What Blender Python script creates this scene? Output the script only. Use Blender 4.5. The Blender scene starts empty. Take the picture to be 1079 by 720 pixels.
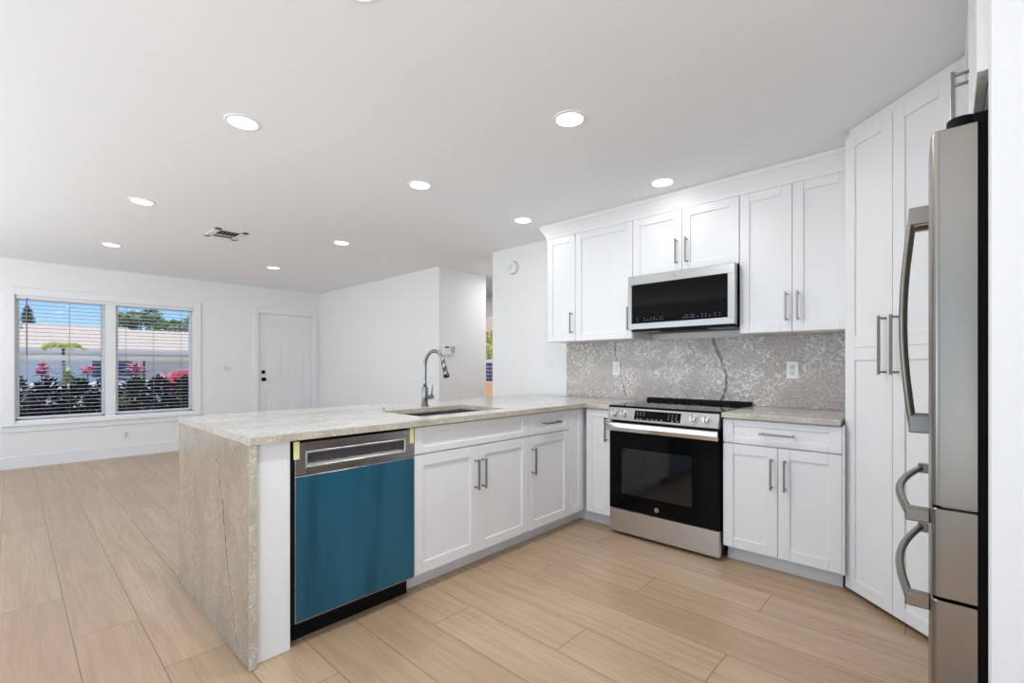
import bpy, bmesh, math, random
from mathutils import Vector, Matrix
C = bpy.context.scene.collection
PI = math.pi
R = math.radians
random.seed(7)

# ------------------------------------------------------------------ camera
CH = 1.195
cam = bpy.data.cameras.new('camera')
camo = bpy.data.objects.new('camera', cam); C.objects.link(camo)
camo.location = (0, 0, CH)
camo.rotation_euler = (R(90), 0, R(42.94))
cam.sensor_fit = 'HORIZONTAL'; cam.sensor_width = 36
cam.lens = 492.35 / 1079 * 36
cam.shift_y = 25.94 / 1079
cam.clip_start = 0.02; cam.clip_end = 500
bpy.context.scene.camera = camo

# ------------------------------------------------------------------ world, sun, exposure
world = bpy.data.worlds.new('sky'); bpy.context.scene.world = world
world.use_nodes = True
wn = world.node_tree.nodes; wl = world.node_tree.links
bg = wn['Background']
tc = wn.new('ShaderNodeTexCoord'); sx = wn.new('ShaderNodeSeparateXYZ'); cr = wn.new('ShaderNodeValToRGB')
wl.new(tc.outputs['Generated'], sx.inputs[0]); wl.new(sx.outputs[2], cr.inputs[0]); wl.new(cr.outputs[0], bg.inputs[0])
cr.color_ramp.elements[0].position = 0.0; cr.color_ramp.elements[0].color = (.50, .72, .93, 1)
cr.color_ramp.elements[1].position = 0.6; cr.color_ramp.elements[1].color = (.10, .27, .70, 1)
e_ = cr.color_ramp.elements.new(.10); e_.color = (.28, .54, .90, 1)
bg.inputs[1].default_value = 1.15
sun = bpy.data.lights.new('sun', 'SUN'); sun.energy = 3.3; sun.angle = R(0.6); sun.color = (1, .95, .86)
suno = bpy.data.objects.new('sun', sun); C.objects.link(suno)
sd = Vector((0.72, -0.42, 1.0)).normalized()          # direction towards the sun
suno.rotation_euler = sd.to_track_quat('Z', 'Y').to_euler()
vs = bpy.context.scene.view_settings
bpy.context.scene.display_settings.display_device = 'sRGB'
vs.view_transform = 'Standard'; vs.look = 'None'; vs.gamma = 1.0; vs.exposure = 0.20
vs.use_curve_mapping = False

def area(name, loc, rot, sx, sy, power, color):
    l = bpy.data.lights.new(name, 'AREA'); l.shape = 'RECTANGLE'; l.size = sx; l.size_y = sy
    l.energy = power; l.color = color
    o = bpy.data.objects.new(name, l); C.objects.link(o); o.location = loc; o.rotation_euler = rot
    return o
# added fill lights set in invented openings behind and beside the camera
area('rear_fill_living', (-4.6, -2.55, 1.10), (R(148), 0, 0), 4.4, 2.1, 94, (0.91, 0.955, 0.99))
area('rear_fill_kitchen', (-0.9, -2.55, 1.10), (R(128), 0, 0), 2.4, 2.1, 4, (0.92, 0.96, 0.99))
area('side_fill_kitchen', (0.80, -1.52, 1.20), (R(132), 0, R(90)), 1.8, 1.9, 46, (0.945, 0.96, 0.975))
DOWN_W = 2.2

# ------------------------------------------------------------------ node helpers / materials
def newmat(name):
    m = bpy.data.materials.new(name); m.use_nodes = True
    nt = m.node_tree
    return m, nt, nt.nodes['Principled BSDF']
def setp(b, **k):
    for n, v in k.items():
        b.inputs[n.replace('_', ' ')].default_value = v
def N(nt, t, **k):
    n = nt.nodes.new(t)
    for a, v in k.items(): setattr(n, a, v)
    return n
def val(nt, s, v):
    if isinstance(v, (int, float)): s.default_value = v
    elif isinstance(v, (tuple, list)): s.default_value = v
    else: nt.links.new(v, s)
def mth(nt, op, a, b=None, c=None, clamp=False):
    n = N(nt, 'ShaderNodeMath', operation=op); n.use_clamp = clamp
    val(nt, n.inputs[0], a)
    if b is not None: val(nt, n.inputs[1], b)
    if c is not None: val(nt, n.inputs[2], c)
    return n.outputs[0]
def mixc(nt, f, a, b):
    n = N(nt, 'ShaderNodeMix', data_type='RGBA')
    val(nt, n.inputs[0], f); val(nt, n.inputs[6], a); val(nt, n.inputs[7], b)
    return n.outputs[2]
def noise(nt, vec, scale, detail=4, rough=.55, dist=0):
    n = N(nt, 'ShaderNodeTexNoise'); nt.links.new(vec, n.inputs['Vector'])
    n.inputs['Scale'].default_value = scale; n.inputs['Detail'].default_value = detail
    n.inputs['Roughness'].default_value = rough; n.inputs['Distortion'].default_value = dist
    return n.outputs['Fac']
def smooth(nt, v, a, b):
    n = N(nt, 'ShaderNodeMapRange', interpolation_type='SMOOTHSTEP')
    val(nt, n.inputs[0], v); n.inputs[1].default_value = a; n.inputs[2].default_value = b
    return n.outputs[0]
def geo(nt):
    return N(nt, 'ShaderNodeNewGeometry').outputs['Position']
def mapping(nt, vec, sc, rot=(0, 0, 0)):
    n = N(nt, 'ShaderNodeMapping'); nt.links.new(vec, n.inputs[0])
    n.inputs['Scale'].default_value = sc; n.inputs['Rotation'].default_value = rot
    return n.outputs[0]
def bump(nt, b, h, strength, dist=.002):
    n = N(nt, 'ShaderNodeBump'); n.inputs['Strength'].default_value = strength
    n.inputs['Distance'].default_value = dist
    nt.links.new(h, n.inputs['Height']); nt.links.new(n.outputs[0], b.inputs['Normal'])

def plain(name, col, rough=.5, metal=0, bumps=None, spec=.5, var=.03, coat=0):
    m, nt, b = newmat(name)
    p = N(nt, 'ShaderNodeTexCoord').outputs['Object']
    f = noise(nt, p, 9, 3)
    c0 = tuple(max(0, x * (1 - var)) for x in col) + (1,); c1 = tuple(min(1, x * (1 + var)) for x in col) + (1,)
    nt.links.new(mixc(nt, f, c0, c1), b.inputs['Base Color'])
    setp(b, Roughness=rough, Metallic=metal, Specular_IOR_Level=spec, Coat_Weight=coat)
    if bumps:
        bump(nt, b, noise(nt, p, bumps[0], 3), bumps[1], bumps[2] if len(bumps) > 2 else .002)
    return m

def brushed(name, col, rough=.28, axis=2, streak=.08, metal=1.0):
    m, nt, b = newmat(name)
    p = N(nt, 'ShaderNodeTexCoord').outputs['Object']
    sc = [600, 600, 600]; sc[axis] = 6
    f = noise(nt, mapping(nt, p, sc), 1, 2)
    sc2 = [9, 9, 9]; sc2[axis] = .6
    g = noise(nt, mapping(nt, p, sc2), 1, 2)
    nt.links.new(mixc(nt, f, tuple(c * .93 for c in col) + (1,), tuple(min(1, c * 1.05) for c in col) + (1,)), b.inputs['Base Color'])
    r = mth(nt, 'MULTIPLY_ADD', f, streak, rough - streak * .5)
    r = mth(nt, 'MULTIPLY_ADD', g, .08, r)
    nt.links.new(r, b.inputs['Roughness'])
    setp(b, Metallic=metal)
    bump(nt, b, f, .04, .0005)
    return m

def emis(name, col, s):
    m, nt, b = newmat(name)
    setp(b, Base_Color=(.9, .9, .9, 1), Emission_Color=col + (1,), Emission_Strength=s)
    return m

def leaf(name, c1, c2, sc=4, rough=.55):
    m, nt, b = newmat(name)
    p = geo(nt)
    f = smooth(nt, noise(nt, p, sc, 3), .35, .65)
    nt.links.new(mixc(nt, f, c1 + (1,), c2 + (1,)), b.inputs['Base Color'])
    setp(b, Roughness=rough, Specular_IOR_Level=.3)
    return m

def floor_material():
    m, nt, b = newmat('oak_plank')
    p = geo(nt)
    s = N(nt, 'ShaderNodeSeparateXYZ'); nt.links.new(p, s.inputs[0])
    X, Y = s.outputs[0], s.outputs[1]
    W, L = .2293, 1.6
    v = mth(nt, 'DIVIDE', mth(nt, 'SUBTRACT', Y, .187), W)
    row = mth(nt, 'FLOOR', v)
    u = mth(nt, 'DIVIDE', mth(nt, 'SUBTRACT', mth(nt, 'SUBTRACT', X, mth(nt, 'MULTIPLY', row, .533)), -1.2), L)
    colm = mth(nt, 'FLOOR', u)
    fv = mth(nt, 'FRACT', v); fu = mth(nt, 'FRACT', u)
    dv = mth(nt, 'MULTIPLY', mth(nt, 'MINIMUM', fv, mth(nt, 'SUBTRACT', 1, fv)), W)
    du = mth(nt, 'MULTIPLY', mth(nt, 'MINIMUM', fu, mth(nt, 'SUBTRACT', 1, fu)), L)
    d = mth(nt, 'MINIMUM', dv, du)
    seam = smooth(nt, d, .0008, .0030)
    cmb = N(nt, 'ShaderNodeCombineXYZ'); nt.links.new(row, cmb.inputs[0]); nt.links.new(colm, cmb.inputs[1])
    wnz = N(nt, 'ShaderNodeTexWhiteNoise', noise_dimensions='3D'); nt.links.new(cmb.outputs[0], wnz.inputs[0])
    rnd = wnz.outputs['Value']
    off = N(nt, 'ShaderNodeVectorMath', operation='MULTIPLY_ADD')
    nt.links.new(wnz.outputs['Color'], off.inputs[0]); off.inputs[1].default_value = (13, 17, 5); nt.links.new(p, off.inputs[2])
    q = off.outputs[0]
    g1 = noise(nt, mapping(nt, q, (.9, 12, 1)), 1.6, 6, .65, .45)        # broad cathedral grain
    g2 = noise(nt, mapping(nt, q, (3, 90, 1)), 1.5, 4, .6, .3)         # fine fibres
    kn = noise(nt, mapping(nt, q, (2.2, 6, 1)), 1.4, 2, .5, .4)
    g3 = noise(nt, mapping(nt, q, (.8, 2.4, 1)), 1.2, 2, .5, .2)
    base = mixc(nt, rnd, (.500, .348, .214, 1), (.590, .425, .276, 1))
    c = mixc(nt, mth(nt, 'MULTIPLY', smooth(nt, g1, .40, .64), .50), base, (.385, .250, .145, 1))
    c = mixc(nt, mth(nt, 'MULTIPLY', smooth(nt, g2, .42, .66), .36), c, (.35, .225, .135, 1))
    c = mixc(nt, mth(nt, 'MULTIPLY', smooth(nt, g3, .45, .7), .22), c, (.58, .43, .29, 1))
    c = mixc(nt, mth(nt, 'MULTIPLY', smooth(nt, kn, .74, .80), .45), c, (.25, .16, .10, 1))
    c = mixc(nt, seam, (.23, .155, .10, 1), c)
    nt.links.new(c, b.inputs['Base Color'])
    nt.links.new(mth(nt, 'MULTIPLY_ADD', g2, .12, .27), b.inputs['Roughness'])
    setp(b, Specular_IOR_Level=.65)
    h = mth(nt, 'ADD', mth(nt, 'MULTIPLY', seam, 1.0), mth(nt, 'MULTIPLY', g2, .18))
    bump(nt, b, h, .35, .0015)
    return m

def stone_material(name, dark, mid, light, stretch, veins=None, amount=.85, fine=1.0, rough=.17, lin=0.0):
    """quartzite: muddy ground, pale flecks in cloudy patches, thin brown cracks. veins: (axis, polyline, width)"""
    m, nt, b = newmat(name)
    p = geo(nt)
    q = mapping(nt, p, stretch)
    big = noise(nt, q, 2.6, 5, .6, .6)
    fl = noise(nt, q, 42 * fine, 5, .72, .9)
    fl2 = noise(nt, q, 14 * fine, 5, .68, 1.6)
    pit = noise(nt, q, 75, 4, .7)
    c = mixc(nt, smooth(nt, big, .3, .7), dark + (1,), mid + (1,))
    c = mixc(nt, mth(nt, 'MULTIPLY', smooth(nt, noise(nt, q, 60 * fine, 4, .8), .45, .62), .38 * amount), c, light + (1,))
    vo = N(nt, 'ShaderNodeTexVoronoi', feature='DISTANCE_TO_EDGE'); vo.inputs['Scale'].default_value = 34 * fine
    wv = N(nt, 'ShaderNodeVectorMath', operation='ADD'); nt.links.new(q, wv.inputs[0])
    sc_ = N(nt, 'ShaderNodeVectorMath', operation='SCALE'); sc_.inputs['Scale'].default_value = .06
    nz = N(nt, 'ShaderNodeTexNoise'); nt.links.new(q, nz.inputs['Vector']); nz.inputs['Scale'].default_value = 22; nz.inputs['Detail'].default_value = 4
    nt.links.new(nz.outputs['Color'], sc_.inputs[0]); nt.links.new(sc_.outputs[0], wv.inputs[1]); nt.links.new(wv.outputs[0], vo.inputs['Vector'])
    worm = mth(nt, 'SUBTRACT', 1, smooth(nt, vo.outputs['Distance'], .04, .20))
    spk = mth(nt, 'MAXIMUM', mth(nt, 'MULTIPLY', worm, smooth(nt, fl, .40, .54)), smooth(nt, fl, .53, .62))
    mask = mth(nt, 'MULTIPLY', smooth(nt, fl2, .40, .56), spk)
    mask = mth(nt, 'MULTIPLY', mask, mth(nt, 'MULTIPLY_ADD', smooth(nt, noise(nt, q, 3.4, 3), .38, .56), .92, .08))
    c = mixc(nt, mth(nt, 'MULTIPLY', mask, amount), c, light + (1,))
    c = mixc(nt, mth(nt, 'MULTIPLY', smooth(nt, pit, .58, .68), .5), c, tuple(x * .62 for x in dark) + (1,))
    if veins:
        s = N(nt, 'ShaderNodeSeparateXYZ'); nt.links.new(p, s.inputs[0])
        Z = s.outputs[2]; A = s.outputs[0]
        wob = mth(nt, 'MULTIPLY_ADD', noise(nt, p, 11, 4, .65), .09, -.045)
        brk = smooth(nt, noise(nt, p, 18, 3), .30, .44)
        for pts, w, col, st in veins:
            cur = N(nt, 'ShaderNodeFloatCurve')
            z0, z1 = pts[0][1], pts[-1][1]
            a0 = min(a for a, z in pts) - .1; a1 = max(a for a, z in pts) + .1
            cm = cur.mapping; cu = cm.curves[0]
            while len(cu.points) > 2: cu.points.remove(cu.points[1])
            for i, (a, z) in enumerate(pts):
                xx, yy = (z - z0) / (z1 - z0), (a - a0) / (a1 - a0)
                if i == 0: cu.points[0].location = (xx, yy)
                elif i == len(pts) - 1: cu.points[-1].location = (xx, yy)
                else: cu.points.new(xx, yy)
            cm.update()
            t = mth(nt, 'DIVIDE', mth(nt, 'SUBTRACT', Z, z0), z1 - z0)
            nt.links.new(mth(nt, 'MAXIMUM', mth(nt, 'MINIMUM', t, 1), 0), cur.inputs['Value'])
            ax = mth(nt, 'MULTIPLY_ADD', cur.outputs[0], a1 - a0, a0)
            dist = mth(nt, 'ABSOLUTE', mth(nt, 'SUBTRACT', mth(nt, 'ADD', A, wob), ax))
            inside = mth(nt, 'MULTIPLY', mth(nt, 'GREATER_THAN', t, 0), mth(nt, 'LESS_THAN', t, 1))
            ww = mth(nt, 'MULTIPLY_ADD', noise(nt, p, 24, 2), w * 1.6, w * .2)
            k = mth(nt, 'SUBTRACT', 1, smooth(nt, mth(nt, 'DIVIDE', dist, ww), .5, 1.5))
            k = mth(nt, 'MULTIPLY', mth(nt, 'MULTIPLY', k, inside), mth(nt, 'MULTIPLY', brk, st))
            halo = mth(nt, 'SUBTRACT', 1, smooth(nt, dist, 0, .035))
            c = mixc(nt, mth(nt, 'MULTIPLY', mth(nt, 'MULTIPLY', halo, inside), .22), c, light + (1,))
            c = mixc(nt, k, c, col + (1,))
    nt.links.new(c, b.inputs['Base Color'])
    setp(b, Roughness=rough, Specular_IOR_Level=.55)
    return m

M = {}
M['wall'] = plain('painted_wall', (.88, .872, .862), .62, bumps=(160, .03), var=.01)
M['ceil'] = plain('painted_ceiling', (.915, .925, .94), .75, bumps=(220, .05), var=.008)
M['trim'] = plain('white_trim_paint', (.88, .88, .88), .35, var=.01)
M['door_paint'] = plain('white_door_paint', (.86, .86, .86), .38, var=.01)
def cabinet_material():
    m, nt, b = newmat('white_cabinet_lacquer')
    p = N(nt, 'ShaderNodeTexCoord').outputs['Object']
    f = noise(nt, mapping(nt, p, (120, 120, 3)), 1, 3)
    nt.links.new(mixc(nt, f, (.83, .83, .83, 1), (.88, .88, .88, 1)), b.inputs['Base Color'])
    setp(b, Roughness=.33, Specular_IOR_Level=.4)
    bump(nt, b, f, .05, .0008)
    return m
M['cab'] = cabinet_material()
M['toe'] = plain('white_toe_board', (.82, .81, .80), .5, var=.02)
M['floor'] = floor_material()
M['ground_int'] = M['floor']
DK, MD, LT = (.365, .310, .250), (.470, .410, .340), (.83, .79, .72)
M['top'] = stone_material('quartzite_worktop', (.46, .435, .395), (.62, .59, .55), (.88, .865, .84), (1.7, .55, 1.4), amount=.8, rough=.14)
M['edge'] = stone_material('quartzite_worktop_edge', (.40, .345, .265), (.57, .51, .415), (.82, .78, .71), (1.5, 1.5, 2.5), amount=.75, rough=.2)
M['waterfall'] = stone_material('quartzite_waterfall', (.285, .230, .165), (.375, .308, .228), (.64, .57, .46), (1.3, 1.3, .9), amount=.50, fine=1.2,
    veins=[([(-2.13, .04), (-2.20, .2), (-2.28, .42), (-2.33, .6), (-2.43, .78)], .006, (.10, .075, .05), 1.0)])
M['splash'] = stone_material('quartzite_backsplash', (.305, .256, .218), (.410, .355, .310), (.92, .86, .80), (1, 1, 1), amount=.85, fine=1.15, rough=.2,
    veins=[([(-1.22, .93), (-1.19, 1.05), (-1.185, 1.13), (-1.24, 1.29), (-1.29, 1.44)], .011, (.115, .06, .03), 1.0),
           ([(-2.0, .93), (-2.03, 1.06), (-2.09, 1.22), (-2.11, 1.42)], .006, (.12, .07, .04), .9)])
M['steel'] = brushed('brushed_steel', (.40, .395, .385), .26, axis=0)
M['steel_lit'] = brushed('brushed_steel_lit', (.66, .65, .64), .30, axis=0)  # lighter copy of the steel, floor reflection put into its colour
M['steel_v'] = brushed('brushed_steel_upright', (.28, .255, .225), .27, axis=2)
M['nickel'] = brushed('satin_nickel', (.30, .285, .27), .30, axis=2, streak=.04)
M['chrome'] = plain('polished_steel', (.72, .72, .72), .12, 1)
M['faucet'] = brushed('satin_faucet_steel', (.30, .30, .30), .22, axis=2, streak=.04)
M['sink'] = brushed('sink_steel', (.33, .33, .34), .32, axis=1)
M['blackglass'] = plain('black_glass', (.003, .003, .003), .05, spec=.10, var=0)
M['ovenglass'] = plain('oven_window_glass', (.010, .010, .011), .06, spec=.5, var=0)
M['black'] = plain('black_enamel', (.006, .006, .006), .4, spec=.15)
M['blackmat'] = plain('matt_black_plastic', (.006, .006, .006), .6, spec=.12)
M['darkgrey'] = plain('dark_grey_plastic', (.07, .07, .075), .45)
M['midgrey'] = plain('mid_grey_plastic', (.32, .32, .32), .5)
M['mark'] = plain('pale_print', (.42, .42, .42), .5)
M['plastic'] = plain('white_plastic', (.86, .86, .85), .35, var=.01)
M['offwhite'] = plain('soft_white_plastic', (.70, .70, .69), .4, var=.01)
M['tape'] = plain('yellow_masking_tape', (.80, .76, .33), .6)
def film_material():
    m, nt, b = newmat('blue_protective_film')
    p = N(nt, 'ShaderNodeTexCoord').outputs['Object']
    f = noise(nt, mapping(nt, p, (5, 5, .5)), 1.3, 3, .5, .4)
    g = noise(nt, p, 38, 4, .6)
    c = mixc(nt, smooth(nt, f, .35, .65), (.008, .085, .150, 1), (.018, .135, .225, 1))
    c = mixc(nt, mth(nt, 'MULTIPLY', smooth(nt, g, .66, .76), .22), c, (.16, .32, .42, 1))
    nt.links.new(c, b.inputs['Base Color'])
    setp(b, Roughness=.38, Metallic=.35, Specular_IOR_Level=.5, Coat_Weight=.15, Coat_Roughness=.2)
    bump(nt, b, g, .12, .001)
    return m
M['film'] = film_material()
M['lens'] = emis('led_lens', (1, .985, .96), 6)
M['blind'] = plain('white_blind_slat', (.84, .84, .84), .45, var=.01)
M['cord'] = plain('grey_cord', (.25, .25, .26), .7)
def pane_material():
    m = bpy.data.materials.new('window_glass'); m.use_nodes = True; nt = m.node_tree; nt.nodes.clear()
    o = N(nt, 'ShaderNodeOutputMaterial'); t = N(nt, 'ShaderNodeBsdfTransparent'); g = N(nt, 'ShaderNodeBsdfGlossy')
    t.inputs[0].default_value = (.96, .97, .97, 1); g.inputs['Roughness'].default_value = .02
    f = N(nt, 'ShaderNodeFresnel'); f.inputs[0].default_value = 1.25
    mx = N(nt, 'ShaderNodeMixShader')
    nt.links.new(f.outputs[0], mx.inputs[0]); nt.links.new(t.outputs[0], mx.inputs[1]); nt.links.new(g.outputs[0], mx.inputs[2])
    nt.links.new(mx.outputs[0], o.inputs[0])
    return m
M['pane'] = pane_material()
# outside
M['stucco'] = plain('pale_stucco', (.82, .84, .93), .85, bumps=(30, .2), var=.04)
M['peach'] = plain('peach_stucco', (.90, .66, .48), .85, bumps=(30, .2), var=.04)
def roof_material():
    m, nt, b = newmat('pale_roof_tile')
    p = geo(nt)
    s = N(nt, 'ShaderNodeSeparateXYZ'); nt.links.new(p, s.inputs[0])
    fx = mth(nt, 'FRACT', mth(nt, 'DIVIDE', s.outputs[0], .42))
    fy = mth(nt, 'FRACT', mth(nt, 'DIVIDE', s.outputs[1], .30))
    e = smooth(nt, mth(nt, 'MINIMUM', fx, fy), .0, .1)
    c = mixc(nt, noise(nt, p, 3, 4), (.72, .55, .40, 1), (.80, .64, .49, 1))
    c = mixc(nt, e, (.58, .45, .34, 1), c)
    nt.links.new(c, b.inputs['Base Color']); setp(b, Roughness=.9)
    return m
M['roof'] = roof_material()
M['fascia'] = plain('grey_fascia', (.42, .40, .42), .7)
M['garage'] = plain('cream_garage_door', (.80, .73, .64), .6)
M['housewin'] = plain('blue_window_glass', (.05, .12, .22), .12)
M['lawn'] = leaf('lawn_grass', (.10, .16, .04), (.18, .24, .07), 6, .9)
M['drive'] = plain('pale_driveway', (.62, .57, .50), .9, bumps=(20, .1), var=.06)
M['brick'] = plain('orange_paver', (.85, .48, .24), .85, var=.12)
M['hedge'] = leaf('dark_hedge_leaf', (.010, .012, .020), (.028, .016, .030), 7)
M['hedge_green'] = leaf('deep_green_leaf', (.020, .045, .015), (.045, .080, .020), 7)
M['pink'] = leaf('pink_ti_leaf', (.75, .10, .22), (.90, .32, .42), 9)
M['red'] = leaf('dark_red_leaf', (.16, .015, .02), (.30, .03, .03), 9)
M['lime'] = leaf('lime_leaf', (.42, .50, .10), (.62, .62, .16), 9)
M['palm'] = leaf('palm_leaf', (.24, .32, .05), (.50, .50, .10), 5)
M['tree'] = leaf('tree_leaf', (.13, .19, .07), (.30, .36, .11), 1.4)
M['tree2'] = leaf('dark_tree_leaf', (.06, .10, .06), (.16, .20, .08), 1.4)
M['bark'] = plain('grey_bark', (.20, .15, .11), .9, bumps=(20, .4), var=.15)
M['carred'] = plain('red_car_paint', (.55, .035, .06), .25, coat=.6)
M['tyre'] = plain('tyre_rubber', (.02, .02, .02), .8)
M['blue'] = plain('blue_slat_paint', (.05, .08, .22), .6)

# ------------------------------------------------------------------ mesh builder
class MB:
    def __init__(s, off=(0, 0, 0)): s.bm = bmesh.new(); s.off = Vector(off)
    def _merge(s, t, mi=0, sm=False):
        for f in t.faces: f.material_index = mi; f.smooth = sm
        me = bpy.data.meshes.new('t'); t.to_mesh(me); t.free(); s.bm.from_mesh(me); bpy.data.meshes.remove(me)
        return s
    def box(s, x0, x1, y0, y1, z0, z1, bv=0, mi=0, seg=1, mat=None):
        t = bmesh.new(); bmesh.ops.create_cube(t, size=1)
        for v in t.verts: v.co = Vector(((x0 + x1) / 2 + v.co.x * (x1 - x0), (y0 + y1) / 2 + v.co.y * (y1 - y0), (z0 + z1) / 2 + v.co.z * (z1 - z0)))
        if bv: bmesh.ops.bevel(t, geom=t.edges[:], offset=bv, segments=seg, affect='EDGES', profile=.5)
        if mat is not None: bmesh.ops.transform(t, matrix=mat, verts=t.verts)
        return s._merge(t, mi, False)
    def cyl(s, p0, p1, r, r2=None, seg=20, mi=0, caps=True, bv=0):
        p0, p1 = Vector(p0), Vector(p1); d = p1 - p0
        t = bmesh.new()
        bmesh.ops.create_cone(t, cap_ends=caps, segments=seg, radius1=r, radius2=r if r2 is None else r2, depth=d.length)
        if bv:
            es = [e for e in t.edges if len(e.link_faces) == 2 and any(len(f.verts) > 4 for f in e.link_faces)]
            bmesh.ops.bevel(t, geom=es, offset=bv, segments=2, affect='EDGES', profile=.5)
        q = d.to_track_quat('Z', 'Y').to_matrix().to_4x4()
        bmesh.ops.transform(t, matrix=Matrix.Translation((p0 + p1) / 2) @ q, verts=t.verts)
        for f in t.faces: f.smooth = len(f.verts) == 4
        sm = [f.smooth for f in t.faces]
        for f in t.faces: f.material_index = mi
        me = bpy.data.meshes.new('t'); t.to_mesh(me); t.free(); s.bm.from_mesh(me); bpy.data.meshes.remove(me)
        return s
    def tube(s, pts, r, seg=12, mi=0, flat=None):
        """swept tube; r may be a number or list; flat=(a,b) gives an elliptical section with fixed side vector x"""
        pts = [Vector(p) for p in pts]; n = len(pts)
        rr = r if isinstance(r, (list, tuple)) else [r] * n
        t = bmesh.new(); rings = []
        ref = None
        for i, p in enumerate(pts):
            d = (pts[min(i + 1, n - 1)] - pts[max(i - 1, 0)]).normalized()
            if ref is None:
                ref = Vector((0, 0, 1)) if abs(d.z) < .9 else Vector((1, 0, 0))
                if flat is not None: ref = Vector(flat[2])
            a = d.cross(ref).normalized(); b2 = a.cross(d).normalized(); ref = b2
            fa, fb = (flat[0], flat[1]) if flat is not None else (1, 1)
            rings.append([t.verts.new(p + a * math.cos(k * 2 * PI / seg) * rr[i] * fa + b2 * math.sin(k * 2 * PI / seg) * rr[i] * fb) for k in range(seg)])
        for i in range(n - 1):
            for k in range(seg):
                t.faces.new((rings[i][k], rings[i][(k + 1) % seg], rings[i + 1][(k + 1) % seg], rings[i + 1][k]))
        t.faces.new(rings[0][::-1]); t.faces.new(rings[-1])
        bmesh.ops.recalc_face_normals(t, faces=t.faces)
        return s._merge(t, mi, True)
    def prism(s, poly, z0, z1, mi=0, bv=0, axis='z', sm=False):
        t = bmesh.new()
        def P(a, b, c):
            return {'z': (a, b, c), 'x': (c, a, b), 'y': (a, c, b)}[axis]
        lo = [t.verts.new(P(a, b, z0)) for a, b in poly]; hi = [t.verts.new(P(a, b, z1)) for a, b in poly]
        n = len(poly)
        for i in range(n): t.faces.new((lo[i], lo[(i + 1) % n], hi[(i + 1) % n], hi[i])).smooth = sm
        t.faces.new(lo[::-1]); t.faces.new(hi)
        bmesh.ops.recalc_face_normals(t, faces=t.faces)
        if bv:
            es = [e for e in t.edges if any(len(f.verts) == n for f in e.link_faces)]
            bmesh.ops.bevel(t, geom=es, offset=bv, segments=1, affect='EDGES')
        sms = None
        for f in t.faces: f.material_index = mi
        me = bpy.data.meshes.new('t'); t.to_mesh(me); t.free(); s.bm.from_mesh(me); bpy.data.meshes.remove(me)
        return s
    def sphere(s, c, r, sc=(1, 1, 1), mi=0, u=16, v=10):
        t = bmesh.new(); bmesh.ops.create_uvsphere(t, u_segments=u, v_segments=v, radius=r)
        for w in t.verts: w.co = Vector((w.co.x * sc[0], w.co.y * sc[1], w.co.z * sc[2])) + Vector(c)
        return s._merge(t, mi, True)
    def quad(s, a, b, c, d, mi=0):
        vs = [s.bm.verts.new(v) for v in (a, b, c, d)]
        f = s.bm.faces.new(vs); f.material_index = mi
        return s
    def leafq(s, p, d, n, L, w, mi=0, droop=0):
        """one folded leaf from p along d, length L, width w"""
        d = d.normalized(); side = d.cross(n)
        if side.length < 1e-3: side = d.cross(Vector((1, .3, .2)))
        side.normalize(); up = side.cross(d).normalized()
        m1 = p + d * L * .5 + Vector((0, 0, -droop * L * .25)); tip = p + d * L + Vector((0, 0, -droop * L))
        vs = [s.bm.verts.new(v) for v in (p, m1 + side * w / 2 - up * w * .15, tip, m1 - side * w / 2 - up * w * .15, m1 + up * w * .08)]
        for t in ((0, 1, 4), (1, 2, 4), (2, 3, 4), (3, 0, 4)):
            f = s.bm.faces.new([vs[i] for i in t]); f.material_index = mi
        return s
    def build(s, name, mats, parent=None, label=None):
        if not isinstance(mats, (list, tuple)): mats = [mats]
        me = bpy.data.meshes.new(name)
        s.bm.to_mesh(me); s.bm.free()
        for m in mats: me.materials.append(m)
        o = bpy.data.objects.new(name, me); C.objects.link(o)
        if parent is not None: o.parent = parent
        if label: o['label'] = label
        return o

def centre(o):
    """put the origin of a one-mesh thing at the middle of its base"""
    me = o.data; xs = [v.co for v in me.vertices]
    c = Vector(((min(v.x for v in xs) + max(v.x for v in xs)) / 2, (min(v.y for v in xs) + max(v.y for v in xs)) / 2, min(v.z for v in xs)))
    for v in me.vertices: v.co -= c
    o.location = c
    return o
def tag(o, label=None, cat=None, group=None, kind=None):
    if label: o['label'] = label
    if cat: o['category'] = cat
    if group: o['group'] = group
    if kind: o['kind'] = kind
    return o
def thing(name, loc, rz, label, cat, group=None):
    o = bpy.data.objects.new(name, None); C.objects.link(o); o.location = loc; o.rotation_euler = (0, 0, rz)
    o.empty_display_size = .1
    return tag(o, label, cat, group)
def struct(o): o['kind'] = 'structure'; return o
def text_mesh(body, size, mat4, depth=.0004):
    cu = bpy.data.curves.new('t', 'FONT'); cu.body = body; cu.size = size; cu.align_x = 'CENTER'; cu.align_y = 'CENTER'; cu.extrude = depth
    o = bpy.data.objects.new('t', cu); C.objects.link(o)
    dg = bpy.context.evaluated_depsgraph_get(); me = bpy.data.meshes.new_from_object(o.evaluated_get(dg))
    me.transform(mat4)
    bpy.data.objects.remove(o); bpy.data.curves.remove(cu)
    return me

# ================================================================== ROOM SHELL
XW = -7.95      # window wall
YB = 3.60       # kitchen back wall
ZC = 2.44
m = MB(); m.box(-8.15, .98, -2.7, 5.95, -.12, 0); struct(m.build('floor', M['floor']))
m = MB(); m.box(-8.9, 1.2, -2.9, 6.1, ZC, ZC + .22); struct(m.build('ceiling', M['ceil']))
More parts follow.
